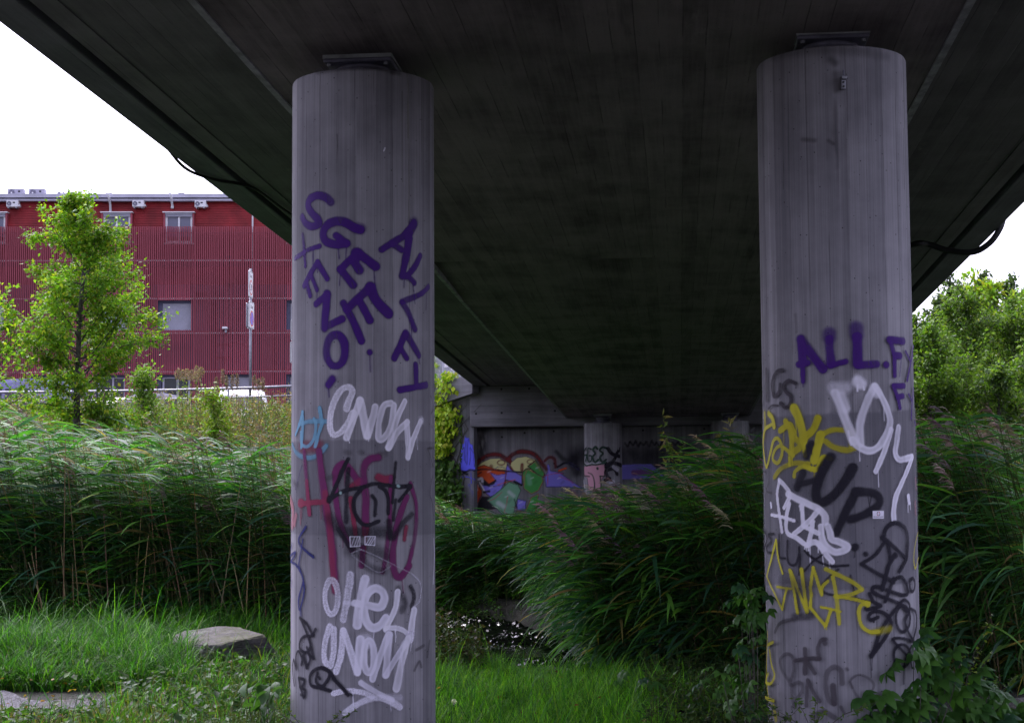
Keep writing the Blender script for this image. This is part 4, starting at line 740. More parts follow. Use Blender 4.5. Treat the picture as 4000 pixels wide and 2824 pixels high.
# rails and slats
for py in (1020, 1168, 1303, 1453): bb(MB(), XL, XR, py-2, py+2.2, -.135, -.10).build('screen_rail', M['white'], bld)
for py in (912, 1014, 1162, 1297, 1447): bb(MB(), XL, XR, py-1.5, py+1.5, -.098, -.075).build('batten_rail', M['slat'], bld)
slat_me = None; px = -60.0; nsl = 0
def slat(px, y0, y1):
    global slat_me
    if slat_me is None:
        o = MB().box(-.0200, .0200, -.19, -.137, 0, 1).build('slat', M['slat'], bld); slat_me = o.data
    else: o = bpy.data.objects.new('slat', slat_me); COL.objects.link(o); o.parent = bld
    o.location = (xb_(px)+rnd.gauss(0, .003), rnd.gauss(0, .004), zb_(y1)); o.scale = (1, 1, zb_(y0)-zb_(y1))
while px < 1168:
    top = 888+rnd.uniform(-1, 1); seg = [(top, 1640)]
    for a, b_, y0, y1 in WM+WL:
        if a+6 < px < b_-3:
            ns = []
            for s0, s1 in seg:
                if s0 < y0 < s1: ns.append((s0, y0+1)); 
                if s0 < y1 < s1: ns.append((y1-3, s1))
                if not (s0 < y0 < s1) and not (s0 < y1 < s1): ns.append((s0, s1))
            seg = [q for q in ns if q[1]-q[0] > 4]
    for s0, s1 in seg:
        if s0 < 1620: slat(px, s0, min(s1, 1640)); nsl += 1
    px += 7.46
# small grille openings and wall lamp
for px0, px1, y0, y1 in ((866, 896, 996, 1026), (872, 900, 1105, 1122), (752, 800, 1139, 1158), (842, 896, 1341, 1350), (838, 896, 1392, 1402)):
    bb(MB(), px0, px1, y0, y1, .14, .19).build('vent_opening', M['shade'], bld)
lamp = MB(); bb(lamp, 868, 888, 1281, 1289, -.42, -.19, .01); lamp.build('wall_lamp', M['white'], bld); lm = MB(); bb(lm, 876, 884, 1289.5, 1302, -.26, -.19); lm.build('lamp_bracket', M['galv'], bld)
# roof vents (parts) and air conditioners (things)
for px, kind in ((348, 0), (590, 0), (832, 0), (938, 0)):
    v = MB(); v.prism([(xb_(px-12), zb_(760)), (xb_(px+12), zb_(760)), (xb_(px+9), zb_(754)), (xb_(px-9), zb_(754))], .5, 1.1); v.build('roof_vent', M['lil'], bld)
for px in (408, 693):
    v = MB(); bb(v, px-11, px+11, 749, 758, .3, .8); bb(v, px-16, px+16, 757.5, 760, .25, .85); v.build('chimney_cowl', M['shade'], bld)
M['unit'] = simple('grey_unit_casing', (.34, .33, .41), .5, var=.05)
def roof_z(): return zb_(760)
def air_con(px0, px1, py0, py1, label, yo, fan=.36, mounted=False):
    w = (px1-px0)*bk_; h = zb_(py0)-zb_(py1); d = .32
    base = bld.matrix_basis @ Vector((xb_((px0+px1)/2), yo, zb_(py1)))
    base = Matrix.Translation(bld.location) @ Matrix.Rotation(R(2.1), 4, 'Z') @ Vector((xb_((px0+px1)/2), yo, zb_(py1)))
    t = empty('air_conditioner', base, R(2.1)); tag(t, label, 'air conditioner', 'air conditioning units on the red building')
    MB().box(-w/2, w/2, -d, 0, 0, h, .02).build('casing', M['white'] if mounted else M['unit'], t)
    r = h*fan; cx = -w/2+r*1.25
    f = MB().lathe([(r, 0), (r, .012), (r*.9, .014), (r*.25, .006)], n=24).build('fan_grille', M['steel'], t); f.matrix_local = Matrix.Translation((cx, -d-.0005, h/2)) @ Matrix.Rotation(math.pi/2, 4, 'X')
    hb = MB().lathe([(r*.24, .015), (r*.24, .03)], n=16).build('fan_hub', M['white'], f)
    fo = MB(); fo.box(-w/2+.05, -w/2+.1, -d, 0, -.05, -.001); fo.box(w/2-.1, w/2-.05, -d, 0, -.05, -.001); fo.build('foot', M['galv'], t)
    MB().box(w/2-.2, w/2-.12, -d-.006, -d, h*.55, h*.75).build('control_panel', M['shade'], t)
    if mounted: MB().box(w/2, w/2+.05, -d*.8, -d*.2, h*.1, h*.4).build('pipe_cover', M['white'], t)
    return t
air_con(2, 64, 724, 759, 'large air conditioner on the roof edge at the far left', 1.0)
air_con(85, 147, 724, 759, 'large air conditioner on the roof, second from the left', 1.0)
air_con(155, 171, 741, 759, 'tiny roof unit just right of the second large air conditioner', 1.6)
air_con(187, 213, 729, 759, 'narrow roof air conditioner behind the tree top', 1.4)
air_con(22, 68, 785.5, 811, 'wall mounted air conditioner left of the tree under the gutter', .16, .34, True)
air_con(511, 556, 785.5, 811, 'wall mounted air conditioner between the second and third upper windows', .16, .34, True)
air_con(754, 798, 786, 812, 'wall mounted air conditioner right of the clear upper window', .16, .34, True)

# ------------------------------------------------------------------ vehicles on the road
M['tyre'] = simple('tyre_rubber', (.02, .02, .022), .8); M['rim'] = simple('alloy_rim', (.4, .4, .42), .35, .8)
M['headl'] = simple('lamp_glass', (.5, .5, .52), .2); M['redl'] = simple('red_lamp', (.3, .02, .02), .3)
def car(name, label, cat, loc, rz, col, prof, wins, L, Wd, wx=(.75, -.8), wr=.31, grp='vehicles parked along the road'):
    t = empty(name, loc, rz); tag(t, label, cat, grp)
    mt, nt, b = newmat('car_paint'); b.inputs['Base Color'].default_value = (*col, 1); b.inputs['Roughness'].default_value = .3; b.inputs['Coat Weight'].default_value = .5
    bm = bmesh.new(); n = len(prof); rows = []
    for y, k in ((-Wd/2, .93), (-Wd/2*.93, 1), (0, 1.012), (Wd/2*.93, 1), (Wd/2, .93)):
        row = []
        for x, z in prof:
            zz = .28+(z-.28)*(k if z > .9 else 1); tum = 1-.13*max(0, (z-.9))/.8
            row.append(bm.verts.new((x*(.985 if abs(y) > Wd*.47 else 1), y*tum, zz)))
        rows.append(row)
    for a, c in zip(rows, rows[1:]):
        for k in range(n): bm.faces.new((a[k], a[(k+1) % n], c[(k+1) % n], c[k]))
    bm.faces.new(rows[0][::-1]); bm.faces.new(rows[-1])
    m_ = MB(); m_.bm.free(); m_.bm = bm; body = m_.build('body', mt, t)
    for poly in wins:
        for sg in (-1, 1):
            yy = [sg*(Wd/2*(1-.13*max(0, z-.9)/.8)+.004) for x, z in poly]
            mb = MB(); vs = [mb.bm.verts.new((x, y, .28+(z-.28)*.955)) for (x, z), y in zip(poly, yy)]; mb.bm.faces.new(vs)
            r_ = bmesh.ops.extrude_face_region(mb.bm, geom=mb.bm.faces[:]); bmesh.ops.translate(mb.bm, verts=[v for v in r_['geom'] if isinstance(v, bmesh.types.BMVert)], vec=(0, sg*.006, 0))
            mb.build('side_window', M['gdark'], t)
    tops = [p for p in prof if p[1] > .85]
    a, c = tops[0], tops[1]; e, f2 = tops[-1], tops[-2]
    for (x0, z0), (x1, z1), sg, nm in ((a, c, 1, 'windscreen'), (e, f2, -1, 'rear_window')):
        mb = MB(); o_ = .012*sg
        q = [(x0+(x1-x0)*u+o_, z0+(z1-z0)*u+.008) for u in (.12, .9)]
        vs = [mb.bm.verts.new(v) for v in ((q[0][0], -Wd*.40, q[0][1]), (q[0][0], Wd*.40, q[0][1]), (q[1][0], Wd*.36, q[1][1]), (q[1][0], -Wd*.36, q[1][1]))]; mb.bm.faces.new(vs)
        r_ = bmesh.ops.extrude_face_region(mb.bm, geom=mb.bm.faces[:]); bmesh.ops.translate(mb.bm, verts=[v for v in r_['geom'] if isinstance(v, bmesh.types.BMVert)], vec=(.006*sg, 0, .003))
        mb.build(nm, M['gdark'], t)
    for x in wx:
        for sg in (-1, 1):
            w = MB().lathe([(wr*.62, -.09), (wr*.95, -.1), (wr, -.07), (wr, .07), (wr*.95, .1), (wr*.62, .09)], n=20).build('wheel', M['tyre'], t, True); w.matrix_local = Matrix.Translation((x, sg*(Wd/2-.09), wr)) @ Matrix.Rotation(math.pi/2, 4, 'X')
            MB().lathe([(wr*.6, -.092), (wr*.6, .092)], n=16).build('rim', M['rim'], w)
    for sg in (-1, 1):
        MB().box(L/2-.10, L/2-.005, sg*Wd*.36-.16, sg*Wd*.36+.16, .62, .78, .02).build('headlight', M['headl'], t)
        MB().box(-L/2+.0, -L/2+.07, sg*Wd*.42-.07, sg*Wd*.42+.07, .75, 1.0, .02).build('tail_light', M['redl'], t)
        MB().box(L*.18, L*.18+.1, sg*(Wd/2+.02)-.03, sg*(Wd/2+.09)+.03, 1.02, 1.15, .02).build('mirror', M['dark'], t)
    return t
van_p = [(2.15, .3), (2.2, .55), (2.12, .8), (1.45, 1.05), (.85, 1.62), (.6, 1.78), (-.2, 1.86), (-1.7, 1.86), (-2.08, 1.74), (-2.18, 1.0), (-2.2, .3)]
car_p = [(2.05, .3), (2.1, .5), (2.0, .75), (1.0, .93), (.35, 1.36), (-.1, 1.45), (-.9, 1.44), (-1.5, 1.2), (-1.9, .98), (-2.1, .85), (-2.1, .3)]
vw = [[(.98, 1.1), (.62, 1.58), (.12, 1.62), (.12, 1.1)], [(.0, 1.1), (.0, 1.62), (-.8, 1.62), (-.8, 1.1)]]
cw = [[(.75, .98), (.3, 1.3), (-.05, 1.36), (-.05, .98)], [(-.15, .98), (-.15, 1.37), (-.85, 1.34), (-1.25, 1.02)]]
def onroad(px, Y): p = at(px, 1500, Y); return (p[0], p[1], 2.835)
car('delivery_van', 'white compact van parked behind the railing below the slat screen', 'van', onroad(946, 51.5), R(-80), (.72, .72, .76), van_p, vw, 4.4, 1.8).scale = (.95, .95, .88)
car('parked_car', 'silver car roof between the tall seed heads and the railing', 'car', onroad(660, 50.5), R(8), (.34, .33, .40), car_p, cw, 4.2, 1.75)
car('parked_car', 'white car roof behind the railing right of the tree trunk', 'car', onroad(478, 51.0), R(92), (.62, .62, .66), car_p, cw, 4.2, 1.75).scale = (.8, .8, .92)
car('delivery_van', 'lavender blue van behind the branches at the far left', 'van', onroad(70, 49.5), R(170), (.17, .165, .36), van_p, vw, 4.4, 1.8)

# ------------------------------------------------------------------ railing
rl = empty('railing', at(600, 1560, 43.0)); rl.location.z = 2.45; tag(rl, 'galvanised pipe railing along the top of the weedy bank', 'railing')
def rloc(px, py, Y): return Vector(at(px, py, Y))-rl.location
MB().tube([rloc(-300, 1535, 43), rloc(300, 1530, 43), rloc(700, 1523, 43), rloc(1000, 1514, 42.7), rloc(1300, 1502, 42.4)], .034, 8).build('top_rail', M['galv'], rl, True)
MB().tube([rloc(-300, 1570, 43.02), rloc(300, 1565, 43.02), rloc(700, 1558, 43.02), rloc(1000, 1550, 42.72), rloc(1300, 1539, 42.42)], .022, 8).build('lower_rail', M['galv'], rl, True)
for px, py, Y in ((-240, 1535, 43), (60, 1532, 43), (336, 1530, 43), (632, 1524, 43), (892, 1517, 42.8), (1150, 1508, 42.55)):
    MB().tube([rloc(px, py+1, Y), rloc(px, py+190, Y)], .028, 8).build('post', M['galv'], rl, True)

# ------------------------------------------------------------------ street signs
M['signw'] = simple('sign_white', (.72, .72, .74), .45, var=.02); M['signk'] = simple('sign_black', (.012, .012, .014), .5); M['signr'] = simple('sign_red', (.62, .055, .02), .45, var=.04); M['signb'] = simple('sign_blue', (.09, .07, .60), .45, var=.04)
def sheet(pts, name, mat, par, y):
    mb = MB(); mb.bm.faces.new([mb.bm.verts.new((x, y, z)) for x, z in pts]); return mb.build(name, mat, par)
def rrect(w, h, r, n=5):
    o = []
    for cx, cz, a0 in ((w/2-r, h/2-r, 0), (-w/2+r, h/2-r, 90), (-w/2+r, -h/2+r, 180), (w/2-r, -h/2+r, 270)):
        o += [(cx+r*math.cos(R(a0+90*k/n)), cz+r*math.sin(R(a0+90*k/n))) for k in range(n+1)]
    return o
def disc(r, cz, n=32): return [(r*math.cos(2*math.pi*k/n), cz+r*math.sin(2*math.pi*k/n)) for k in range(n)]
def ring_me(outer, inner, y):
    n = len(outer); V = [(x, y, z) for x, z in outer]+[(x, y, z) for x, z in inner]; Q = [(k, (k+1) % n, n+(k+1) % n, n+k) for k in range(n)]
    return np_mesh('ring', np.array(V), np.array(Q))
def sign_face(par, loc, rz, w, h, kind, back=False, lbl=None):
    pl = MB().prism(rrect(w, h, .05), -.012, .012).build('sign_plate', M['signw'], par); pl.location = loc; pl.rotation_euler.z = rz
    if lbl: pl['label'] = lbl
    if back: pl.data.materials.clear(); pl.data.materials.append(M['galv']); return pl
    link('border', ring_me(rrect(w-.03, h-.03, .04), rrect(w-.055, h-.055, .03), -.0145), M['signk'], pl)
    t = text_mesh('Sone', h*.19); o = link('lettering', t, M['signk'], pl); o.rotation_euler.x = math.pi/2; o.location = (0, -.015, h*.31)
    cz = -h*.13; r = min(w*.40, h*.30)
    sheet(disc(r, cz), 'red_disc', M['signr'], pl, -.0145)
    if kind == 30:
        sheet(disc(r*.78, cz), 'white_disc', M['signw'], pl, -.017)
        t = text_mesh('30', r*1.15); o = link('numerals', t, M['signk'], pl); o.rotation_euler.x = math.pi/2; o.location = (0, -.019, cz)
    else:
        sheet(disc(r*.80, cz), 'blue_disc', M['signb'], pl, -.017)
        c_ = R(45); q = .06*r; L = r*.8; sheet([(-L*math.cos(c_)-q, cz+L*math.sin(c_)-q), (-L*math.cos(c_)+q, cz+L*math.sin(c_)+q), (L*math.cos(c_)+q, cz-L*math.sin(c_)+q), (L*math.cos(c_)-q, cz-L*math.sin(c_)-q)], 'slash', M['signr'], pl, -.019)
    return pl
SY = 45.5
sp0 = at(977, 1540, SY); s1 = empty('sign_post', (sp0[0], SY, 2.83)); tag(s1, 'tall sign post with Sone 30 plate above a Sone no parking plate, seen edge on', 'traffic sign')
zz = lambda py, Y=SY: at(977, py, Y)[2]-2.83
pole = MB().tube([(.0, 0, 0), (-.002, 0, zz(1050))], .036, 10).build('pole', M['galv'], s1, True)
hh = zz(1070)-zz(1168)
sign_face(s1, (.06, -.36, (zz(1060)+zz(1174))/2), R(88), hh*.78, hh*1.03, 30, lbl='upper plate reading Sone with a red ring and 30')
sign_face(s1, (.085, -.36, (zz(1182)+zz(1291))/2), R(86), hh*.80, hh*1.05, 0, lbl='lower plate reading Sone with a blue no parking disc')
sign_face(s1, (-.075, .0, (zz(1182)+zz(1287))/2), R(90), hh*.72, hh*.98, 0, back=True, lbl='plain grey back of a second lower plate')
for py in (1080, 1160, 1200, 1280): MB().lathe([(.045, zz(py)-.02), (.05, zz(py)), (.045, zz(py)+.02)], n=10).build('clamp', M['galv'], s1)
SY2 = 44.6; q0 = at(1166, 1540, SY2); s2 = empty('sign_post', (q0[0], SY2, 2.83)); tag(s2, 'sign post half hidden by the left pillar, two Sone plates facing the viewer', 'traffic sign')
zz2 = lambda py: at(1166, py, SY2)[2]-2.83
MB().tube([(0, .05, 0), (0, .05, zz2(1236))], .036, 10).build('pole', M['galv'], s2, True)
h2 = zz2(1247)-zz2(1332)
sign_face(s2, (.005, -.02, (zz2(1247)+zz2(1332))/2), R(8), h2*.72, h2, 30, lbl='upper plate reading Sone with a red ring')
sign_face(s2, (-.015, -.02, (zz2(1334)+zz2(1419))/2), R(8), h2*.72, h2*.98, 0, lbl='lower plate reading Sone with a blue no parking disc')

# ------------------------------------------------------------------ mesh fence on the wing wall
fe = empty('mesh_fence', (C0[0], C0[1]+.2, zt(1530, 39.9))); tag(fe, 'grey fence of thin upright bars above the ivy wall', 'fence')
fd = Vector((C1[0]-C0[0], C1[1]-C0[1], zt(1460, 38.5)-zt(1530, 39.9))); Lf = fd.length; fu = fd.normalized()
bar = None
for k in range(58):
    p = fu*(.012+k*(Lf-.02)/58)
    if bar is None: bar = MB().tube([(0, 0, 0), (-.02, 0, 1.15)], .011, 5).build('bar', M['lil'], fe); o = bar
    else: o = bar.copy(); COL.objects.link(o)
    o.location = p
for h in (.04, 1.1): MB().tube([Vector((0, 0, h)), fd+Vector((0, 0, h))], .014, 6).build('rail', M['lil'], fe)
for k in (0.02, .5, .8): MB().tube([fd*k, fd*k+Vector((0, 0, 1.2))], .03, 8).build('post', M['lil'], fe)

# ------------------------------------------------------------------ cables under the bridge
def cable(name, label, pts, rad, n=8, mat=None):
    P = catmull(np.array(pts), 8); c0 = P[0]
    o = MB().tube([Vector(p-c0) for p in P], rad, n).build(name, mat or M['dark'], None, True); o.location = c0; tag(o, label, 'cable'); return o
cable('cable', 'thin black cable looping below the left edge of the bridge', [bpt(-4.485, 4.7, .93), bpt(-4.485, 5.3, .83), bpt(-4.47, 5.7, .765), bpt(-4.42, 6.05, .76), bpt(-4.28, 6.4, .77), bpt(-4.12, 6.6, .775), bpt(-4.02, 6.9, .775), bpt(-3.95, 8, .755), bpt(-3.85, 9.5, .77), bpt(-3.8, 11, .77), bpt(-3.75, 14, .77)], .016)
cable('hose', 'thick black corrugated hose hanging under the right edge of the bridge', [bpt(3.1, 12.3, .77), at(3560, 958, 19.9), at(3625, 955, 19.9), at(3700, 978, 19.8), at(3800, 985, 19.6), at(3865, 950, 19.45), at(3905, 895, 19.4), at(3921, 845, 19.4), bpt(4.50, 9.9, .9)], .038)
MB_ = MB().tube([bpt(4.47, 8.7, .95), bpt(4.78, 8.7, .93)], .03, 8).build('drain_spout', M['galv'], bridge); MB_.matrix_parent_inverse = bm4.inverted()
# ------------------------------------------------------------------ reeds
TX = [-200, 0, 300, 600, 900, 1130, 1290, 1640, 1800, 1950, 2080, 2180, 2290, 2430, 2600, 2750, 2900, 2990, 3380, 3560, 3800, 4150]
TY = [1620, 1655, 1700, 1735, 1765, 1780, 1800, 1960, 2010, 2060, 2060, 2035, 2005, 1970, 1940, 1910, 1860, 1770, 1720, 1725, 1710, 1710]
def reeds(name, label, px_poly, n, hgt, droop, lean, az_sd, cols, plume=.2, dry=.12, seed=1, leaf=(.34, .68), wid=(.0095, .0205), cat='reeds', fwd_only=False):
    global rng
    rng = np.random.default_rng(seed)
    xy = px_poly(n); n = len(xy); g = Bag(); d = Bag()
    x, y = xy[:, 0], xy[:, 1]; z = gz(x, y)-.03
    px_ = 2000+FPX*x/y; ytop = np.interp(px_, TX, TY)
    H = np.clip(CAMZ+(1852-ytop)/FPX*y-z, .45, 3.2)*rng.uniform(*hgt, n)*(1+.05*np.sin(x*1.3+y*.7)); Ln = H*rng.uniform(*lean, n); az = np.pi+rng.normal(0, .35, n)
    lv = np.stack([np.cos(az), np.sin(az), 0*az], 1)*Ln[:, None]
    T = np.linspace(0, 1, 6)
    def pos(t): return np.stack([x, y, z], 1)[:, None]*1+np.stack([0*t, 0*t, t*(1-.18*t*(Ln/H)[:, None])], -1)*H[:, None, None]+lv[:, None]*(t**1.6)[..., None]
    P = pos(np.repeat(T[None], n, 0)); side = np.tile(np.array([1., 0, 0]), (n, 6, 1))
    isdry = rng.random(n) < dry
    sc = np.where(isdry[:, None], pick([(.16, .12, .07), (.22, .17, .10), (.12, .085, .05)], n), pick([(.05, .075, .02), (.09, .085, .03), (.035, .06, .018)], n))
    w = np.linspace(.0058, .0022, 6)[None].repeat(n, 0)
    g.ribbons(P, w, side, sc); g.ribbons(P, w, np.tile(np.array([0, 1., 0]), (n, 6, 1)), sc)
    live = np.nonzero(~isdry)[0]; nl = 14
    idx = np.repeat(live, nl); m = len(idx)
    t = np.tile(np.linspace(.06, .985, nl), len(live))+rng.normal(0, .03, m); t = np.clip(t, .05, .99)
    base = np.stack([x[idx], y[idx], z[idx]], 1)+np.stack([0*t, 0*t, t*(1-.18*t*(Ln/H)[idx])], -1)*H[idx][:, None]+lv[idx]*(t**1.6)[:, None]
    L = rng.uniform(*leaf, m)*(1-.35*np.abs(t-.6)/.6); la = np.where(rng.random(m) < .86, np.pi, 0)+rng.normal(0, az_sd, m)
    e0 = R(1)*rng.uniform(18, 48, m)-.25*(1-t); dr = R(1)*rng.uniform(*droop, m)*(1.15-.3*t)
    K = 6; C = np.zeros((m, K, 3)); C[:, 0] = base; S = np.zeros((m, K, 3)); tw = rng.normal(0, .55, m)
    for k in range(K):
        e = e0-dr*(k/(K-1))**.8
        dv = np.stack([np.cos(la)*np.cos(e), np.sin(la)*np.cos(e), np.sin(e)], 1)
        if k: C[:, k] = C[:, k-1]+dv*(L/(K-1))[:, None]
        s0 = np.stack([-np.sin(la), np.cos(la), 0*la], 1); s1 = np.cross(dv, s0)
        a = tw*(.3+.9*k/(K-1)); S[:, k] = s0*np.cos(a)[:, None]+s1*np.sin(a)[:, None]
    wp = np.array([.45, .95, 1, .8, .48, .03]); Wd = rng.uniform(*wid, m)[:, None]*wp
    lc = pick(cols, m, .22); yl = rng.random(m) < .035*(1.3-t)*1.4; lc[yl] = pick([(.30, .26, .05), (.24, .17, .07)], int(yl.sum()))
    g.ribbons(C, Wd, S, lc)
    # flowering plumes
    pl = np.nonzero((rng.random(n) < plume))[0]
    if len(pl):
        ns = 34; ii = np.repeat(pl, ns); m = len(ii); tt = rng.uniform(.0, 1, m)
        tip = pos(np.ones((n, 1)))[ii, 0]; b0 = pos(np.full((n, 1), .9))[ii, 0]; ax = unit(tip-b0)
        st = tip-ax*.10+ax*(.26*tt)[:, None]+np.array([-.09, 0, -.03])*(tt**2)[:, None]
        la = np.pi+rng.normal(0, .75, m); Lp = rng.uniform(.07, .17, m)*(1.1-.55*tt); K = 4
        C = np.zeros((m, K, 3)); C[:, 0] = st
        for k in range(1, K):
            e = R(52)-R(70)*k/(K-1)*rng.uniform(.7, 1.3, m); C[:, k] = C[:, k-1]+np.stack([np.cos(la)*np.cos(e), np.sin(la)*np.cos(e), np.sin(e)], 1)*(Lp/(K-1))[:, None]
        S = np.tile(unit(rng.normal(0, 1, (m, 1, 3))), (1, K, 1)); Wd = rng.uniform(.003, .007, m)[:, None]*np.array([.6, 1, .9, .2])
        tone = np.repeat(pick([(.20, .13, .145), (.26, .19, .18), (.15, .10, .12), (.34, .28, .21)], len(pl), .2), ns, 0)
        d.ribbons(C, Wd, S, tone*(1+rng.normal(0, .15, (m, 1))))
    me = g.mesh(name); o = link(name, me, M['reed']); tag(o, label, cat, kind='stuff')
    if d.n: p = link('reed_plumes', d.mesh('reed_plumes'), M['dry'], o); p['kind'] = 'stuff'
    return o
def pxX(px, y): return (px-2000)/FPX*y
GR = [(0.041, 0.131, 0.023), (0.063, 0.188, 0.03), (0.028, 0.094, 0.03), (0.038, 0.1, 0.056), (0.095, 0.225, 0.033), (0.03, 0.094, 0.04)]
GL = [(0.058, 0.171, 0.035), (0.085, 0.224, 0.045), (0.046, 0.131, 0.048), (0.062, 0.145, 0.08), (0.11, 0.249, 0.045)]
def region(y0, y1, f0, f1, pw=1.0, keep=None):
    def f(n):
        y = y0+(y1-y0)*rng.random(n)**pw; a, b = f0(y), f1(y); x = a+(b-a)*rng.random(n)
        k = creek_d(x, y) > .70
        if keep is not None: k &= keep(x, y)
        return np.stack([x[k], y[k]], 1)
    return f
# left bed, behind the grass mound
reeds('reed_bed', 'dense green reeds left of the near left pillar, leaning left in the wind', region(16.4, 29.5, lambda y: pxX(-250, y), lambda y: pxX(1290, y), 1.35), 3600, (.62, 1.10), (14, 78), (.04, .32), .5, GR, .07, .09, 3)
reeds('reed_bed', 'taller pale tipped reeds at the far left edge beneath the tree', region(17.5, 25, lambda y: pxX(-250, y), lambda y: pxX(240, y)), 480, (.85, 1.15), (10, 60), (.15, .4), .35, GL, .35, .15, 5, leaf=(.4, .7))
# central bed under the bridge
reeds('reed_bed', 'dark drooping reeds between the two near pillars under the bridge', region(13.3, 33, lambda y: pxX(2110+300*smooth(17.5, 13.4, y)+60*np.sin(y*5), y), lambda y: pxX(3120, y), 1.5, lambda x, y: (x > .42) | (y > 23.5)), 3600, (.70, 1.08), (32, 92), (.08, .34), .55, GR, .10, .10, 7, leaf=(.38, .68))
reeds('reed_bed', 'low reeds in front of the mural wall beside the ivy', region(20.2, 34, lambda y: pxX(1620, y), lambda y: pxX(2330, y), 1.3, lambda x, y: (y > 21.4-.55*x)), 1700, (.8, 1.25), (30, 85), (.08, .35), .6, GR, .05, .10, 9)
# right bed
reeds('reed_bed', 'reeds with purple plumes right of the near right pillar', region(12.0, 27, lambda y: pxX(3520, y), lambda y: pxX(4150, y), 1.3), 2000, (.66, 1.08), (30, 90), (.10, .38), .5, GL, .17, .10, 12, leaf=(.38, .68))
# dry straw stalks through the left bed
rng = np.random.default_rng(21); g = Bag(); n = 420
y = rng.uniform(16.3, 21, n); x = pxX(rng.uniform(150, 1290, n), y); z = gz(x, y); H = rng.uniform(.7, 2.1, n); ln = rng.normal(-.12, .16, n)*H
T = np.linspace(0, 1, 4); P = np.stack([x[:, None]+ln[:, None]*T, y[:, None]+0*T, z[:, None]+H[:, None]*T], -1)
g.ribbons(P, np.tile(np.array([.0055, .005, .004, .003]), (n, 1)), np.tile(np.array([1., 0, 0]), (n, 4, 1)), pick([(.22, .16, .09), (.17, .12, .07), (.28, .21, .12)], n))
tag(link('dry_reed_stalks', g.mesh('dry_reed_stalks'), M['dry']), 'straw coloured dead reed stalks standing among the left reeds', 'reeds', kind='stuff')

# ------------------------------------------------------------------ grass
def blades(name, label, f, n, h, cols, wid=(.0026, .0052), bend=(.3, 1.15), seed=1, mat='grass', K=4):
    global rng
    rng = np.random.default_rng(seed); xy = f(n); x, y = xy.T; n = len(x); z = gz(x, y)-.01
    tf = .5+.5*np.sin(x*6.3+2.2*np.sin(y*5.1+x))*np.sin(y*7.7-1.5*np.sin(x*4.3)); kp = rng.random(n) < .30+.75*tf; x, y, z, tf = x[kp], y[kp], z[kp], tf[kp]; n = len(x)
    H = rng.uniform(*h, n)*(.55+.75*tf)*(1+.9*(rng.random(n) < .05)); az = rng.uniform(0, 2*np.pi, n); bd = rng.uniform(*bend, n)
    C = np.zeros((n, K, 3)); C[:, 0] = np.stack([x, y, z], 1); S = np.zeros((n, K, 3))
    for k in range(K):
        e = R(86)-bd*1.5*(k/(K-1))**1.2
        dv = np.stack([np.cos(az)*np.cos(e), np.sin(az)*np.cos(e), np.sin(e)], 1)
        if k: C[:, k] = C[:, k-1]+dv*(H/(K-1))[:, None]
        S[:, k] = np.stack([-np.sin(az), np.cos(az), 0*az], 1)
    wp = np.linspace(1, .06, K)**.7; g = Bag(); g.ribbons(C, rng.uniform(*wid, n)[:, None]*wp, S, pick(cols, n, .2))
    return tag(link(name, g.mesh(name), M[mat]), label, 'grass', kind='stuff')
GC = [(0.06, 0.18, 0.014), (0.09, 0.24, 0.019), (0.036, 0.12, 0.019), (0.12, 0.264, 0.024), (0.034, 0.096, 0.022)]
GD = [(0.037, 0.13, 0.011), (0.056, 0.173, 0.015), (0.022, 0.086, 0.015), (0.074, 0.19, 0.019), (0.021, 0.069, 0.018)]
def gmask(x, y):
    path = (x < -3.0+.1*np.sin(5*y)) & (y > 11.25) & (y < 12.7); 
    return ~path & (creek_d(x, y) > .62) & (np.hypot(x-PL[0], y-PL[1]) > .455) & (np.hypot(x-PRT[0], y-PRT[1]) > .455)
def area(y0, y1, fx0, fx1, pw=1.0, extra=None):
    def f(n):
        y = y0+(y1-y0)*rng.random(n)**pw; a, b = fx0(y), fx1(y); x = a+(b-a)*rng.random(n); k = gmask(x, y)
        if extra is not None: k &= extra(x, y)
        return np.stack([x[k], y[k]], 1)
    return f
clump = lambda x, y: rng.random(len(x)) < np.where((x < -2.9) & (y < 11.5), .35, 1)*(.25+.75)*(.5+.5*np.sin(x*3.1+np.sin(y*2.7)*2)*np.sin(y*2.9-x))
blades('grass', 'bright short lawn grass in front of the brook between the pillars', area(9.9, 14.2, lambda y: pxX(1640, y), lambda y: pxX(3000, y), 1.2, lambda x, y: rng.random(len(x)) < 1.15-smooth(.5, 1.7, x)), 42000, (.08, .24), [tuple(q*1.35 for q in c) for c in GC], seed=31)
blades('grass', 'tall tangled grass on the mound left of the boulder', area(12.7, 16.6, lambda y: pxX(-150, y), lambda y: pxX(740, y), 1.0), 34000, (.13, .40), GD, (.0032, .0065), (.5, 1.3), 32, K=5)
blades('grass', 'uneven grass around the gravel path and left pillar foot', area(9.9, 15.2, lambda y: pxX(-150, y), lambda y: pxX(1200, y), 1.1, clump), 46000, (.07, .24), GD+[(.13, .15, .03)], seed=33)
blades('grass', 'grass around the boulder and reed edge', area(14.6, 17, lambda y: pxX(700, y), lambda y: pxX(1250, y), 1.0, lambda x, y: np.hypot(x+2.57, (y-14.6)) > .6), 9000, (.12, .35), GD, (.003, .005), (.4, 1.2), 34)
blades('grass', 'sparse grass at the lower right corner', area(9.4, 10.4, lambda y: pxX(3700, y), lambda y: pxX(4100, y), 1.0), 3000, (.08, .2), GC, seed=35)
blades('grass', 'pale straw and withered grass along the lower edge', area(9.7, 11.4, lambda y: pxX(-150, y), lambda y: pxX(900, y), 1.0), 5000, (.05, .14), [(.20, .17, .05), (.14, .14, .04), (.10, .07, .04)], seed=36)
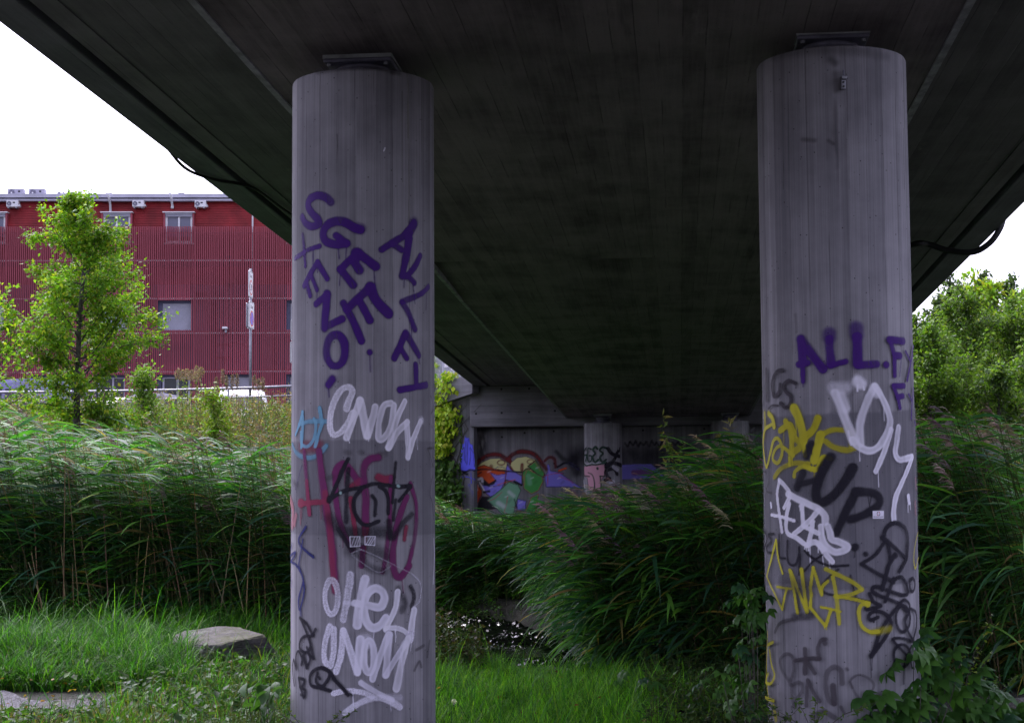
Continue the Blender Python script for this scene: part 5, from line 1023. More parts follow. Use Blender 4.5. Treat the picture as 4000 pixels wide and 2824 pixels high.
# low broad-leaved ground cover
def herbs(name, label, f, n, size, cols, hgt=(.03, .18), seed=1, cat='weeds', per=5, fold=.25, wr=.32):
    global rng
    rng = np.random.default_rng(seed); xy = f(n); x, y = xy.T; n = len(x); z = gz(x, y); H = rng.uniform(*hgt, n); g = Bag()
    idx = np.repeat(np.arange(n), per); m = len(idx); az = rng.uniform(0, 2*np.pi, m); e = R(1)*rng.uniform(-25, 50, m); tt = rng.uniform(.35, 1, m)
    P = np.stack([x[idx]+rng.normal(0, .02, m), y[idx]+rng.normal(0, .02, m), z[idx]+H[idx]*tt], 1)
    A_ = np.stack([np.cos(az)*np.cos(e), np.sin(az)*np.cos(e), np.sin(e)], 1); N_ = unit(np.stack([-np.cos(az)*np.sin(e), -np.sin(az)*np.sin(e), np.cos(e)], 1)+rng.normal(0, .25, (m, 3)))
    L = rng.uniform(*size, m); g.leaves(P, A_, N_, L, L*wr, pick(cols, m, .25), fold)
    st = np.stack([np.stack([x, y, z], 1), np.stack([x, y, z+H*.6], 1), np.stack([x, y, z+H], 1)], 1)
    g.ribbons(st, np.full((n, 3), .0025), np.tile(np.array([1., 0, 0]), (n, 3, 1)), pick([(.06, .08, .03)], n))
    return tag(link(name, g.mesh(name), M['leaf']), label, cat, kind='stuff')
HC = [(.035, .085, .02), (.05, .115, .025), (.03, .07, .03), (.06, .12, .03)]
herbs('low_weeds', 'broad leaved weeds among the grass at lower left', area(10, 14.5, lambda y: pxX(-100, y), lambda y: pxX(1200, y)), 700, (.04, .09), HC, seed=41)
herbs('low_weeds', 'tiny leaved creeping weeds at the foot of the left pillar', area(9.5, 10.4, lambda y: pxX(900, y), lambda y: pxX(1260, y)), 420, (.012, .03), HC, (.04, .2), seed=42, per=9)
herbs('ground_cover', 'dark tangled weeds along the brook and reed edge', area(13.6, 16.4, lambda y: pxX(2350, y), lambda y: pxX(3050, y)), 1500, (.04, .10), [(.022, .06, .018), (.035, .085, .02), (.03, .06, .035)], (.05, .4), seed=43, per=8)
herbs('ground_cover', 'small dark weeds between the brook and the right pillar', area(9.8, 13.8, lambda y: pxX(2500, y), lambda y: pxX(3080, y), 1.0, lambda x, y: rng.random(len(x)) < smooth(.3, 1.3, x)), 1500, (.025, .06), [(.022, .055, .018), (.04, .09, .02), (.045, .07, .03)], (.04, .22), seed=44, per=8)
herbs('water_cress', 'bright small leaved cress on the left bank of the brook', lambda n: np.stack([rng.normal(-.75, .35, n), rng.normal(21.8, .8, n)], 1), 1100, (.03, .06), [(.05, .13, .02), (.07, .16, .03)], (.03, .22), seed=45, per=6)
herbs('ground_cover', 'shadowed weeds on the bank behind the left pillar', lambda n: np.stack([rng.uniform(-1.3, -.25, n), rng.uniform(13.4, 17.6, n)], 1), 900, (.03, .08), [(.025, .06, .02), (.05, .08, .03), (.07, .06, .03)], (.05, .42), seed=46, per=8)
herbs('ground_cover', 'leafy dark undergrowth behind the brook under the bridge', area(23, 27, lambda y: pxX(1600, y), lambda y: pxX(2250, y)), 900, (.05, .11), [(.02, .05, .02), (.03, .07, .02)], (.15, .7), seed=47, per=8)

# ------------------------------------------------------------------ stones
def stone(name, label, loc, size, seed, rz=0, flat=.35, cat='boulder', mat=None, n=4):
    r = random.Random(seed); bm = bmesh.new(); bmesh.ops.create_icosphere(bm, subdivisions=n, radius=1)
    pl = []
    for k in range(12):
        v = Vector((r.gauss(0, 1), r.gauss(0, 1), r.gauss(0, .7))).normalized(); pl.append((v, r.uniform(.5, .85)))
    pl.append((Vector((.05, -.12, 1)).normalized(), flat+.25))
    for v in bm.verts:
        for nrm, d in pl:
            q = v.co.dot(nrm)
            if q > d: v.co -= nrm*(q-d)
    from mathutils import noise as mn
    for v in bm.verts:
        v.co += v.normal*(.05*mn.noise(v.co*2.5+Vector((seed, 0, 0)))+.03*mn.noise(v.co*Vector((3, 3, 14)))+.015*mn.noise(v.co*11)); v.co = Vector((v.co.x*size[0], v.co.y*size[1], v.co.z*size[2]))
    me = bpy.data.meshes.new(name); bm.to_mesh(me); bm.free()
    o = link(name, me, mat); o.location = loc; o.rotation_euler.z = rz; return tag(o, label, cat)
mt, nt, b = newmat('layered_grey_stone'); o = nd(nt, 'ShaderNodeTexCoord').outputs['Object']
f1 = noise(nt, mapping(nt, o, 3, 3, 16), 1.5, 8, .7); f2 = noise(nt, o, 2.5, 5); f3 = noise(nt, o, 30, 4)
c = mixc(nt, ramp(nt, f1, .3, .7), (.05, .045, .048), (.135, .125, .13)); 
geo = nd(nt, 'ShaderNodeNewGeometry'); up = nd(nt, 'ShaderNodeSeparateXYZ', Vector=geo.outputs['Normal']).outputs[2]
c = mixc(nt, mth(nt, 'MULTIPLY', ramp(nt, up, .3, .9), ramp(nt, mth(nt, 'ADD', mth(nt, 'MULTIPLY', f2, .6), mth(nt, 'MULTIPLY', f3, .4)), .42, .62)), c, (.07, .075, .03))
nt.links.new(c, b.inputs['Base Color']); b.inputs['Roughness'].default_value = .85
nt.links.new(nd(nt, 'ShaderNodeBump', Strength=.9, Distance=.03, Height=mth(nt, 'ADD', f1, mth(nt, 'MULTIPLY', f3, .4))).outputs[0], b.inputs['Normal'])
M['stone'] = mt
p = at(888, 2540, 14.3); stone('boulder', 'flat topped grey boulder in the grass before the reeds', (p[0], 14.3, .09), (.72, .46, .33), 5, -.1, mat=M['stone'])
p = at(2180, 2655, 14.7); stone('flat_stone', 'long flat stone slab beside the brook', (p[0], 14.7, -.2), (.34, .26, .13), 8, .2, .2, 'stone', M['stone'])
p = at(2160, 2600, 15.3); stone('flat_stone', 'dark flat stone behind the slab at the brook edge', (p[0], 15.4, -.26), (.30, .25, .14), 11, -.3, .25, 'stone', M['stone'])
p = at(2080, 2510, 17.4); stone('flat_stone', 'wet dark stone in the middle of the brook', (p[0], 17.4, -.36), (.13, .10, .09), 15, .4, .3, 'stone', M['stone'])
p = at(3975, 2740, 10.9); stone('boulder', 'rough grey boulder behind the creeper at lower right', (p[0], 10.9, .0), (.20, .2, .17), 21, .3, .5, 'boulder', M['stone'])

# ------------------------------------------------------------------ trees and shrubs
def tree(name, label, loc, h, prof, nl, twigs, lp, lsize, cols, seed, cat='tree', group=None, trunk_r=.09, z0=.22, elev=(15, 50), leafw=.30, spread=.10, droopy=0.0):
    """prof(t) gives limb length at height fraction t"""
    global rng
    rng = np.random.default_rng(seed); r = random.Random(seed)
    t_ = empty(name, loc); tag(t_, label, cat, group); mb = MB(); cr = Bag(); LP, LA = [], []; pm_ = max(prof(q/20) for q in range(21))*.85
    bend = [Vector((r.gauss(0, .02)*h*k/5, r.gauss(0, .02)*h*k/5, h*.97*k/5)) for k in range(6)]
    mb.tube(bend, [trunk_r*(1-.16*k)+.004 for k in range(6)], 9)
    def tr(t): f = t*5; k = min(4, int(f)); return bend[k].lerp(bend[k+1], f-k)
    for i in range(nl):
        t = z0+(1-z0)*((i+r.random())/nl); L = prof(t)*r.choice((r.uniform(.45, .9), r.uniform(.8, 1.12))); az = i*2.399+r.gauss(0, .4); el = R(r.uniform(*elev))*(1.25 if t > .7 else 1)
        b0 = tr(t*.97); d = Vector((math.cos(az)*math.cos(el), math.sin(az)*math.cos(el), math.sin(el)))
        pts = [b0+d*L*q+Vector((r.gauss(0, .05), r.gauss(0, .05), -.12*droopy*q*q+r.gauss(0, .03)))*L*q for q in (0, .35, .7, 1)]
        mb.tube(pts, [max(.006, trunk_r*.32*(1-t*.5)*(1-.28*k)) for k in range(4)], 5)
        for j in range(twigs):
            q = .25+.75*(j+r.random())/twigs; k = min(2, int(q*3*.999)); s = pts[k].lerp(pts[k+1], q*3-k)
            tv = (d+Vector((r.gauss(0, .8), r.gauss(0, .8), r.gauss(.1, .5)))).normalized()*L*.34*r.uniform(.4, 1.1)
            if r.random() < .5: mb.tube([s, s+tv], [.004, .002], 3, False)
            k_ = max(4, int(lp*min(1.25, .25+.75*L/pm_)*r.uniform(.5, 1.4))); u = rng.uniform(0, 1.05, k_)[:, None]; LP.append(np.array(s)+np.array(tv)*u+rng.normal(0, spread, (k_, 3))*(h/5)*.55); LA.append(np.tile(np.array(tv.normalized()), (k_, 1)))
    P = np.concatenate(LP); A0 = np.concatenate(LA); m = len(P)
    A_ = unit(A0*.6+rng.normal(0, .65, (m, 3))+np.array([0, 0, -.25])); N_ = unit(rng.normal(0, .55, (m, 3))+np.array([0, 0, 1.]))
    tone = rng.normal(0, .16, (m, 1))+.25*np.sin(P[:, :1]*2.7+P[:, 2:]*3.1)*np.sin(P[:, 1:2]*2.9)
    L = rng.uniform(*lsize, m); cr.leaves(P, A_, N_, L, L*leafw, np.clip(pick(cols, m, .15)*(1+tone), .01, 1), .2)
    mb.build('trunk', M['bark'], t_); link('crown', cr.mesh('crown'), M['leaf'], t_); return t_
LG = [(.12, .25, .02), (.15, .29, .022), (.09, .19, .02), (.19, .32, .03), (.28, .34, .03)]
y_ = 33.; p = at(292, 1760, y_); gzv = float(gz(p[0], y_))
def prof_l(t): return (1.6*math.sin(min(1, max(0, (t-.08)/.92))**.8*math.pi)**.8+.12)*(.72 if t < .38 else 1)
tree('young_tree', 'young green tree with yellowing leaves in front of the red building', (p[0], y_, gzv), 6.9, prof_l, 74, 9, 52, (.05, .115), LG, 51, trunk_r=.085, z0=.27, elev=(0, 50), leafw=.33)
p = at(-150, 1760, 31.); tree('young_tree', 'tree at the far left edge, only its right branches in view', (p[0], 31., float(gz(p[0], 31.))), 4.6, lambda t: 1.6*math.sin(min(1, max(0, t-.05))*math.pi)**.6+.2, 40, 6, 22, (.06, .11), LG, 52, trunk_r=.07, z0=.2, elev=(5, 40), leafw=.33)
BG = [(.085, .16, .02), (.11, .20, .025), (.06, .12, .022), (.14, .22, .035), (.09, .145, .045)]
MG = [(.16, .27, .03), (.20, .30, .03), (.12, .22, .03), (.29, .30, .04)]
def shrub(label, px, Y, top, wid, cols, seed, nl=46, tw=7, lp=26, ls=(.07, .13), name='willow_shrub', cat='shrub', group='bushes beyond the right pillar', elev=(30, 75), zf=.02, tr=.06):
    p = at(px, 1900, Y); zg = float(gz(p[0], Y)); h = at(px, top, Y)[2]-zg
    return tree(name, label, (p[0], Y, zg), h, lambda t: wid*(.55+.45*math.sin(min(1, t*1.1)*math.pi)) if t < .9 else wid*.3, nl, tw, lp, ls, cols, seed, cat, group, tr, zf, elev, .24)
shrub('dense dark green willow shrub just right of the right pillar', 3650, 34, 1290, 1.5, BG, 61, 60, 8, 30)
shrub('tall willow shrub with light tips in the middle of the right thicket', 3780, 36, 1120, 1.5, BG+[(.09, .14, .04)], 62, 60, 8, 30)
shrub('willow shrub with silvery leaves low in the right thicket', 3900, 33, 1420, 1.3, BG+[(.09, .13, .08)], 63, 46, 8, 28)
shrub('dark shrub at the right picture edge behind the reeds', 4050, 33.5, 1380, 1.5, BG, 66, 46, 8, 28)
shrub('dark shrub low behind the right pillar edge', 3560, 36, 1330, 1.4, BG, 67, 46, 8, 26)
shrub('green willow shrub tucked between the right pillar and the bridge edge', 3600, 35, 1240, 1.3, BG, 69, 46, 8, 28)
shrub('wide leafy shrub rising at the right edge of the thicket', 3960, 36, 1190, 1.9, BG+[(.16, .24, .04)], 60, 60, 8, 30)
shrub('bushy willow filling the middle of the right thicket', 3740, 38, 1260, 1.8, BG, 68, 60, 8, 28)
shrub('yellow green maple rising at the right above the willows', 3880, 40, 1085, 1.7, MG, 64, 46, 7, 26, (.12, .22), 'maple_tree', 'tree', 'trees beyond the right thicket', (20, 60), .15, .09)
shrub('broad bright maple cut by the right picture edge', 4080, 40, 1150, 2.0, MG, 65, 46, 7, 26, (.12, .22), 'maple_tree', 'tree', 'trees beyond the right thicket', (20, 60), .15, .09)
for k, (px, top, w_, lb) in enumerate(((3745, 1052, 1.4, 'distant slim tree poking up nearest the bridge edge'), (3842, 1050, 1.4, 'distant rounded tree top between the slim tree and the maple'), (3985, 1082, 1.6, 'distant grey green tree top at the right picture edge'), (3690, 1150, 1.5, 'distant low tree top against the bridge edge'))):
    shrub(lb, px, 62, top, w_, [(.06, .10, .04), (.05, .085, .04), (.075, .11, .05)], 70+k, 40, 6, 26, (.16, .26), 'far_tree', 'tree', 'trees beyond the right thicket', (40, 80), .1, .12)
# bank vegetation
def bank(n): 
    y = rng.uniform(29.5, 42.6, n); px = rng.uniform(-150, 1250, n); return np.stack([pxX(px, y), y], 1)
def weeds(name, label, f, n, h, cols, seed, leaf=(.04, .10), per=26, stem=(.10, .08, .04), cat='weeds', up=.35, dryfrac=.0, wr=.16):
    global rng
    rng = np.random.default_rng(seed); xy = f(n); x, y = xy.T; n = len(x); z = gz(x, y); H = rng.uniform(*h, n)*(1-.42*smooth(35, 42, y)); g = Bag()
    ln = rng.normal(0, .12, (n, 2))*H[:, None]; T = np.linspace(0, 1, 4)
    P = np.stack([x[:, None]+ln[:, :1]*T**1.5, y[:, None]+ln[:, 1:]*T**1.5, z[:, None]+H[:, None]*T], -1)
    g.ribbons(P, np.tile(np.array([.006, .005, .004, .002]), (n, 1)), np.tile(np.array([1., 0, 0]), (n, 4, 1)), pick([stem], n, .3))
    idx = np.repeat(np.arange(n), per); m = len(idx); t = rng.uniform(.12, 1, m)
    B = np.stack([x[idx]+ln[idx, 0]*t**1.5, y[idx]+ln[idx, 1]*t**1.5, z[idx]+H[idx]*t], 1)+rng.normal(0, .05, (m, 3))
    az = rng.uniform(0, 2*np.pi, m); e = rng.normal(up, .5, m); A_ = np.stack([np.cos(az)*np.cos(e), np.sin(az)*np.cos(e), np.sin(e)], 1); L = rng.uniform(*leaf, m)
    cc = pick(cols, n, .2)[idx]*(1+rng.normal(0, .15, (m, 1)))
    g.leaves(B, A_, unit(rng.normal(0, 1, (m, 3))+np.array([0, 0, .6])), L, L*wr, np.clip(cc, .01, 1), .15)
    return tag(link(name, g.mesh(name), M['leaf']), label, cat, kind='stuff')
WC = [(.06, .11, .035), (.085, .14, .04), (.10, .12, .06), (.05, .085, .035), (.13, .16, .06)]
weeds('bank_weeds', 'mixed green weeds covering the bank below the railing', bank, 1900, (.7, 1.35), WC, 81, (.06, .14), 30)
weeds('bank_weeds', 'brown withered stalks among the bank weeds', bank, 1500, (.8, 1.7), [(.20, .14, .08), (.15, .095, .05), (.32, .25, .15), (.26, .19, .10), (.13, .15, .06)], 82, (.03, .08), 30, (.13, .085, .045), dryfrac=1)
weeds('bank_weeds', 'bright leafy growth under the tree on the bank', lambda n: np.stack([pxX(rng.uniform(-100, 640, n), 32), rng.uniform(30.5, 38, n)], 1), 420, (.6, 1.5), [(.09, .17, .03), (.12, .21, .035), (.07, .13, .03)], 83, (.07, .13), 34, wr=.3)
def bush(label, px, Y, top, w, cols, seed, ls=(.06, .11)):
    p = at(px, 1600, Y); zg = float(gz(p[0], Y)); h = at(px, top, Y)[2]-zg
    tree('bush', label, (p[0], Y, zg), h, lambda t: w*(1.1-.6*t), 34, 6, 22, ls, cols, seed, 'bush', 'bushes on the bank below the railing', .02, .03, (15, 75), .3, .45)
bush('light green bush in front of the railing left of the goldenrods', 560, 36, 1455, .75, [(.11, .20, .03), (.14, .23, .04)], 91)
bush('leafy bush to the right of the tree trunk', 400, 33, 1560, .8, [(.08, .15, .03), (.12, .19, .04)], 92)
bush('small yellow green bush in the middle of the bank', 835, 34, 1530, .5, [(.14, .23, .03), (.18, .24, .04)], 93)
# tall seed heads standing against the slat screen
def goldenrod(label, px, top, Y, seed, dry=False):
    global rng
    rng = np.random.default_rng(seed); p = at(px, 1600, Y); zg = float(gz(p[0], Y)); h = at(px, top, Y)[2]-zg
    t = empty('goldenrod' if not dry else 'dry_seed_stalk', (p[0], Y, zg)); tag(t, label, 'wildflower', 'tall seed heads on the bank')
    MB().tube([(0, 0, 0), (rng.normal(0, .02), 0, h*.5), (0, 0, h*.97)], [.007, .006, .003], 5).build('stem', M['bark'], t)
    g = Bag(); m = 110 if not dry else 40; u = rng.uniform(.25, .9, m); az = rng.uniform(0, 2*np.pi, m); e = rng.normal(.35, .3, m)
    g.leaves(np.stack([0*u, 0*u, h*u], 1), np.stack([np.cos(az)*np.cos(e), np.sin(az)*np.cos(e), np.sin(e)], 1), unit(rng.normal(0, .6, (m, 3))+np.array([0, 0, 1])), rng.uniform(.06, .12, m)*(1.3-u), np.full(m, .014), pick([(.15, .24, .035), (.20, .27, .04)] if not dry else [(.13, .08, .04)], m), .1)
    link('leaves', g.mesh('leaves'), M['leaf'], t)
    g = Bag(); m = 170; u = rng.random(m)**.8; az = rng.uniform(0, 2*np.pi, m); rr = (.085 if not dry else .05)*np.sin(np.clip(u*.9+.1, 0, 1)*np.pi)**.6*rng.uniform(.4, 1, m); hd = .24 if not dry else .34
    g.leaves(np.stack([rr*np.cos(az), rr*np.sin(az), h-hd+hd*u], 1), unit(rng.normal(0, 1, (m, 3))+np.array([0, 0, .7])), unit(rng.normal(0, 1, (m, 3))), rng.uniform(.03, .06, m), np.full(m, .012), pick([(.30, .22, .16), (.24, .17, .12), (.36, .28, .20)] if not dry else [(.26, .19, .15), (.20, .14, .10)], m), .1)
    link('seed_head', g.mesh('seed_head'), M['dry'], t)
for k, (px, top, Y, lb) in enumerate(((694, 1442, 37, 'leftmost green stemmed seed head of the clump'), (715, 1446, 37.3, 'second seed head, beside the shortest in the clump'), (729, 1444, 37.6, 'seed head in the middle of the clump'), (745, 1448, 37, 'short thick seed head right of the clump middle'), (768, 1432, 37.4, 'tallest seed head of the clump'), (784, 1436, 37.1, 'rightmost seed head of the clump, leafy to the top'), (764, 1455, 36.6, 'lower seed head in front of the tallest'))):
    goldenrod(lb, px, top, Y, 100+k)
for k, (px, top, lb) in enumerate(((844, 1476, 'short pale dry stalk left of the van roof'), (869, 1446, 'tall brown dry stalk in front of the van rear'), (885, 1470, 'feathery dry stalk over the van window'), (908, 1466, 'dry stalk over the middle of the van'), (925, 1462, 'dry stalk just left of the sign post'), (993, 1466, 'dry stalk right of the sign post'), (1010, 1482, 'short dry stalk over the van bonnet'), (1026, 1476, 'last dry stalk before the straw tuft'))):
    goldenrod(lb, px, top, 38.5+(k % 3)*.3, 120+k, True)
# two shoots before the far pillars
def shoot(label, px, top, Y, cols, seed, h0=1.0):
    global rng
    rng = np.random.default_rng(seed); p = at(px, 1900, Y); zg = float(gz(p[0], Y)); h = at(px, top, Y)[2]-zg
    t = empty('willow_shoot', (p[0], Y, zg)); tag(t, label, 'plant', 'slender shoots among the reeds'); mb = MB(); g = Bag()
    for q in range(4):
        lx = rng.normal(0, .16); hh = h*(1 if q == 0 else rng.uniform(.72, .95)); mb.tube([(0, 0, 0), (lx*.5, .02, hh*.6), (lx, 0, hh)], [.01, .007, .002], 5)
        m = 60; u = rng.uniform(.5, 1, m); az = rng.uniform(0, 2*np.pi, m); e = rng.normal(.1, .6, m)
        g.leaves(np.stack([lx*u**1.3, .01*u, hh*u], 1), np.stack([np.cos(az)*np.cos(e), np.sin(az)*np.cos(e), np.sin(e)], 1), unit(rng.normal(0, .7, (m, 3))+np.array([0, 0, 1])), rng.uniform(.09, .18, m), rng.uniform(.014, .03, m), pick(cols, m), .2)
    mb.build('stem', M['bark'], t); link('leaves', g.mesh('leaves'), M['leaf'], t)
shoot('slender green and brown shoot between the two far pillars', 2636, 1622, 26, [(.12, .20, .05), (.24, .20, .07), (.20, .24, .06)], 141)
shoot('brown leaved shoot in front of the plain far pillar', 2866, 1632, 26, [(.30, .24, .10), (.22, .19, .08), (.38, .32, .16)], 142)

# ------------------------------------------------------------------ ivy on the wing wall
def ivy(name, label, pts, n, ls, cols, seed, fw=SWW, off=(.03, .45)):
    """pts: photo points (x, y, radius) that the mat of leaves covers"""
    global rng
    rng = np.random.default_rng(seed); t = empty(name, tuple(fw.back(np.array(.4), np.array(.5), 0.05))); base = np.array(t.location); tag(t, label, 'ivy'); g = Bag(); mb = MB()
    pts = np.array(pts, float); wgt = pts[:, 2]**2; ii = rng.choice(len(pts), n, p=wgt/wgt.sum()); a = rng.uniform(0, 2*np.pi, n); rr = np.sqrt(rng.random(n))*pts[ii, 2]
    uz = fw(np.stack([pts[ii, 0]+rr*np.cos(a), pts[ii, 1]+rr*np.sin(a)*1.1], 1)); o_ = rng.uniform(*off, n)
    P = np.stack([fw.back(np.array(u), np.array(z), o) for (u, z), o in zip(uz, o_)])-base
    nrm = fw.back(np.array(0.), np.array(0.), 1.)-fw.back(np.array(0.), np.array(0.), 0.)
    N_ = unit(nrm+rng.normal(0, .45, (n, 3))+np.array([0, 0, .35])); A_ = unit(np.array([0, 0, -1.])+rng.normal(0, .4, (n, 3))); A_ = unit(A_-N_*(A_*N_).sum(1, keepdims=True))
    L = rng.uniform(*ls, n); lit = pick(cols, n, .16)
    g.leaves(P, A_, N_, L, L*.42, lit, .15)
    for k in range(9):
        x = rng.uniform(1700, 1800); uzv = [fw([(x+rng.normal(0, 12)*q, 1960-q*95)])[0] for q in range(5)]
        mb.tube([Vector(fw.back(np.array(u), np.array(z), .03)-base) for u, z in uzv], [.014, .012, .01, .008, .004], 5)
    mb.build('stem', M['bark'], t); link('leaves', g.mesh('leaves'), M['leaf'], t)
IY = [(.36, .47, .02), (.28, .42, .02), (.44, .50, .05), (.20, .34, .02)]; ID = [(.06, .14, .02), (.04, .10, .018), (.08, .16, .025)]
ivy('ivy', 'yellow green ivy cascading down the wing wall behind the left pillar', [(1785, 1475, 26), (1770, 1500, 26), (1800, 1520, 22), (1760, 1545, 26), (1720, 1550, 22), (1770, 1590, 34), (1735, 1620, 40), (1790, 1625, 24), (1720, 1680, 42), (1765, 1680, 34), (1722, 1740, 44), (1755, 1750, 30), (1705, 1420, 26), (1712, 1480, 24), (1718, 1505, 20), (1690, 1600, 30)], 1500, (.08, .15), IY, 151)
ivy('ivy', 'dark green ivy at the foot of the wing wall', [(1735, 1800, 44), (1770, 1830, 40), (1730, 1870, 50), (1780, 1890, 44), (1800, 1930, 34), (1740, 1940, 50), (1720, 1990, 50), (1790, 1975, 34)], 1100, (.08, .14), ID, 152)
vn = Bag(); rng = np.random.default_rng(9); m = 40; uz = SWW(np.stack([np.full(m, 1806)-np.linspace(0, 8, m)+rng.normal(0, 1.5, m), np.linspace(1662, 1890, m)], 1))
P = np.stack([SWW.back(np.array(u), np.array(z), .03) for u, z in uz]); vn.leaves(P, unit(rng.normal(0, 1, (m, 3))+np.array([0, 0, -1])), unit(rng.normal(0, .4, (m, 3))+np.array([-.3, -1, .3])), rng.uniform(.05, .09, m), rng.uniform(.018, .03, m), pick(ID, m), .1)
vl = link('vine', vn.mesh('vine'), M['leaf']); tag(vl, 'single thin vine trailing down the pale wall beside the blue tag', 'vine')
st_ = MB().tube([Vector(q) for q in P[::4]], .006, 5).build('stem', M['bark'], vl)
# greenery beyond the mesh fence
p = at(1730, 1450, 47); tree('bush', 'green bush seen through the mesh fence above the wing wall', (p[0], 47, 2.4), 3.4, lambda t: 1.7, 34, 6, 24, (.12, .2), [(.10, .18, .03), (.14, .22, .04)], 155, 'bush', None, .05, .05, (20, 70), .35)
p = at(1600, 1450, 46); tree('bush', 'hedge bush behind the wing wall hidden mostly by the left pillar', (p[0], 46, 2.4), 3.0, lambda t: 1.5, 30, 6, 24, (.12, .2), [(.10, .18, .03), (.07, .13, .03)], 156, 'bush', None, .05, .05, (20, 70), .35)

# ------------------------------------------------------------------ creepers round the right pillar
def leaflet_mesh(name, col, L=.09, W=.022, n=5, seed=0, serr=True):
    """palmate creeper leaf: n toothed leaflets"""
    r = random.Random(seed); V, Q, C = [], [], []
    for k in range(n):
        a = R(-88+176*k/(n-1)) if n > 1 else 0; l = L*(1-.28*abs(k-(n-1)/2)/((n-1)/2+1e-6))*r.uniform(.92, 1.06) if n > 1 else L; ca, sa = math.cos(a), math.sin(a); b0 = len(V)
        for q, wf in ((0, .08), (.22, .6), (.48, 1), (.72, .72), (.9, .3), (1, .02)):
            zz = .012*math.sin(q*2.6)-.03*q*q
            for s in (-1, 0, 1):
                w = s*W*wf*(1+.12*r.uniform(-1, 1)); x, y = l*q, w; V.append((x*ca-y*sa, x*sa+y*ca, zz+(.22*abs(w) if s else 0)-.002*abs(s)))
        for q in range(5):
            i = b0+q*3; Q += [(i, i+1, i+4, i+3), (i+1, i+2, i+5, i+4)]
    C = np.tile(np.array(col), (len(V), 1))*(1+np.random.default_rng(seed).normal(0, .06, (len(V), 1)))
    me = np_mesh(name, np.array(V), np.array(Q), C, sm=True); me.materials.append(M['leaf']); return me
CM = [leaflet_mesh('leaf', c, seed=k) for k, c in enumerate(((.038, .11, .022), (.05, .13, .026), (.030, .085, .038), (.065, .16, .03)))]
def creeper(label, base, spots, seed, name='creeper', meshes=CM, cat='creeper', sc=(1.0, 1.55)):
    """spots: (photo x, photo y, depth) of each compound leaf"""
    r = random.Random(seed); t = empty(name, base); tag(t, label, cat, 'leafy plants at the feet of the pillars'); mb = MB(); B = Vector(base)
    for k, (px, py, Y) in enumerate(spots):
        P = Vector(at(px, py, Y))-B; me = meshes[r.randrange(len(meshes))]; o = bpy.data.objects.new('leaf', me); COL.objects.link(o); o.parent = t; o.location = P
        o.rotation_euler = (R(r.gauss(28, 16)), R(r.gauss(18, 14)), R(r.uniform(-160, -20)+r.gauss(0, 20))); s = r.uniform(*sc); o.scale = (s, s, s)
        if k % 3 == 0: mb.tube([Vector((P.x*.35, P.y*.5, 0)), Vector((P.x*.8, P.y, P.z*.6)), P], [.004, .003, .002], 4)
    mb.build('stem', M['bark'], t); return t
r = random.Random(5); sp = []
top = lambda x: 2740-260*math.exp(-((x-3600)/110)**2)-150*math.exp(-((x-3760)/130)**2)-90*math.exp(-((x-3450)/80)**2)
for k in range(140):
    x = r.uniform(3360, 3995); y = top(x)+(2870-top(x))*r.random()**.85+5; sp.append((x, y, 9.05+.35*r.random()+(.25 if x > 3620 else -.0)))
creeper('dense five leaved creeper spreading at the foot of the right pillar', (2.25, 9.2, 0), sp, 6)
sp = []
for k in range(46):
    y = r.uniform(2280, 2820); x = 2925+r.gauss(0, 38)-20*(y-2280)/540; sp.append((min(x, 2998), y, 9.35+.25*r.random()))
creeper('five leaved creeper climbing the left edge of the right pillar', (1.42, 9.5, 0), sp, 8, sc=(.7, 1.1))
sp = [(r.uniform(2400, 2920), r.uniform(2600, 2790), r.uniform(10.6, 13.4)) for k in range(40)]
creeper('scattered creeper leaves on the dark ground left of the right pillar', (1.1, 12, 0), sp, 9, sc=(.7, 1.1))
SM = [leaflet_mesh('leaf', c, L=.11, W=.028, n=1, seed=20+k) for k, c in enumerate(((.045, .11, .03), (.06, .13, .04)))]
sp = [(950+r.uniform(0, 170), 2655+r.uniform(0, 110), 9.75+.3*r.random()) for k in range(18)]
creeper('leafy weed with long pointed leaves beside the left pillar foot', (-1.55, 10, 0), sp, 10, 'leafy_weed', SM, 'weed')
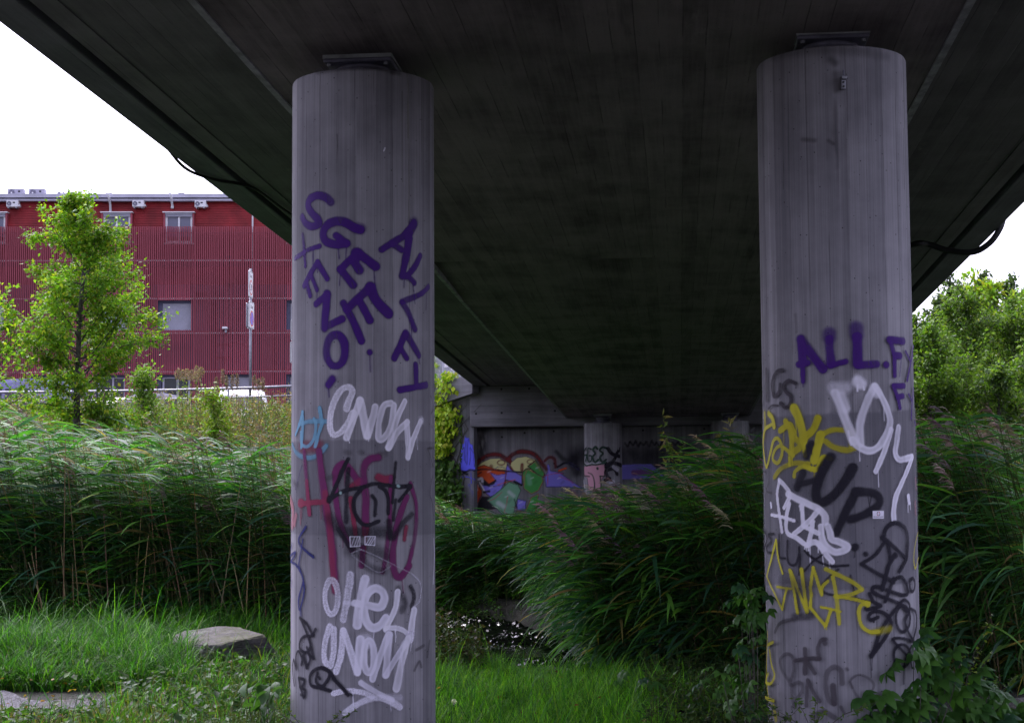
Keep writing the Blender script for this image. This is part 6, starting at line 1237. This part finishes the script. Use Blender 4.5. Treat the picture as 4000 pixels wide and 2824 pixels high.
def wiry(label, px, py0, py1, Y, seed, cols, n=26):
    global rng
    rng = np.random.default_rng(seed); b0 = at(px, py1, Y); t = empty('melilot_weed', tuple(b0)); tag(t, label, 'weed', 'wiry weeds by the right pillar'); mb = MB(); g = Bag(); h = at(px, py0, Y)[2]-b0[2]
    for q in range(6):
        dx = rng.normal(0, .14); hh = h*rng.uniform(.55, 1); pts = [(0, 0, 0), (dx*.5, rng.normal(0, .03), hh*.6), (dx, 0, hh)]; mb.tube(pts, [.003, .0025, .001], 4)
        u = rng.uniform(.15, 1, n); az = rng.uniform(0, 2*np.pi, n); e = rng.normal(.3, .4, n)
        g.leaves(np.stack([dx*u**1.2, 0*u, hh*u], 1), np.stack([np.cos(az)*np.cos(e), np.sin(az)*np.cos(e), np.sin(e)], 1), unit(rng.normal(0, .5, (n, 3))+np.array([0, -.3, 1])), rng.uniform(.018, .05, n), rng.uniform(.004, .010, n), pick(cols, n), .1)
    mb.build('stem', M['bark'], t); link('leaves', g.mesh('leaves'), M['leaf'], t)
wiry('wiry yellow green weed standing behind the creeper', 3740, 2380, 2790, 10.1, 161, [(.10, .17, .02), (.14, .20, .03)])
wiry('thin wiry weed at the lower right beside the boulder', 3860, 2560, 2800, 10.0, 162, [(.09, .16, .02), (.07, .13, .02)])
wiry('small leaved weed sprawling in front of the right pillar foot', 3180, 2690, 2880, 8.95, 163, [(.06, .12, .02), (.09, .14, .03)])
wiry('tuft of fine weeds at the left foot of the right pillar', 3010, 2690, 2880, 9.05, 164, [(.02, .05, .03), (.03, .06, .03), (.07, .11, .03)], 40)
wiry('tiny yellow green weed against the left pillar foot', 1225, 2745, 2900, 9.5, 165, [(.10, .15, .02), (.05, .10, .02)])
# a small white blossom in the lawn
fl = empty('white_flower', tuple(at(1772, 2735, 10.6))); tag(fl, 'small white flower in the lawn right of the left pillar', 'flower')
pm = leaflet_mesh('petal', (.72, .70, .74), L=.022, W=.008, n=5, seed=3)
for k in range(2): o = bpy.data.objects.new('petal', pm); COL.objects.link(o); o.parent = fl; o.rotation_euler = (R(60), R(40*k), R(180*k)); 
MB().tube([(0, 0, 0), (.01, .0, -.12)], .002, 4).build('stem', M['grass'], fl)

# fallen leaves and a little litter in the grass
rng = np.random.default_rng(77); n = 260; y = rng.uniform(9.8, 13.5, n); x = pxX(rng.uniform(-50, 2950, n), y); g = Bag(); az = rng.uniform(0, 6.28, n)
g.leaves(np.stack([x, y, gz(x, y)+rng.uniform(.03, .12, n)], 1), np.stack([np.cos(az), np.sin(az), rng.normal(0, .3, n)], 1), unit(rng.normal(0, .5, (n, 3))+np.array([0, -.4, 1])), rng.uniform(.025, .05, n), rng.uniform(.010, .018, n), pick([(.16, .08, .025), (.22, .14, .04), (.10, .055, .025)], n), .3)
tag(link('fallen_leaves', g.mesh('fallen_leaves'), M['leaf']), 'brown fallen leaves scattered in the grass', 'leaves', kind='stuff')
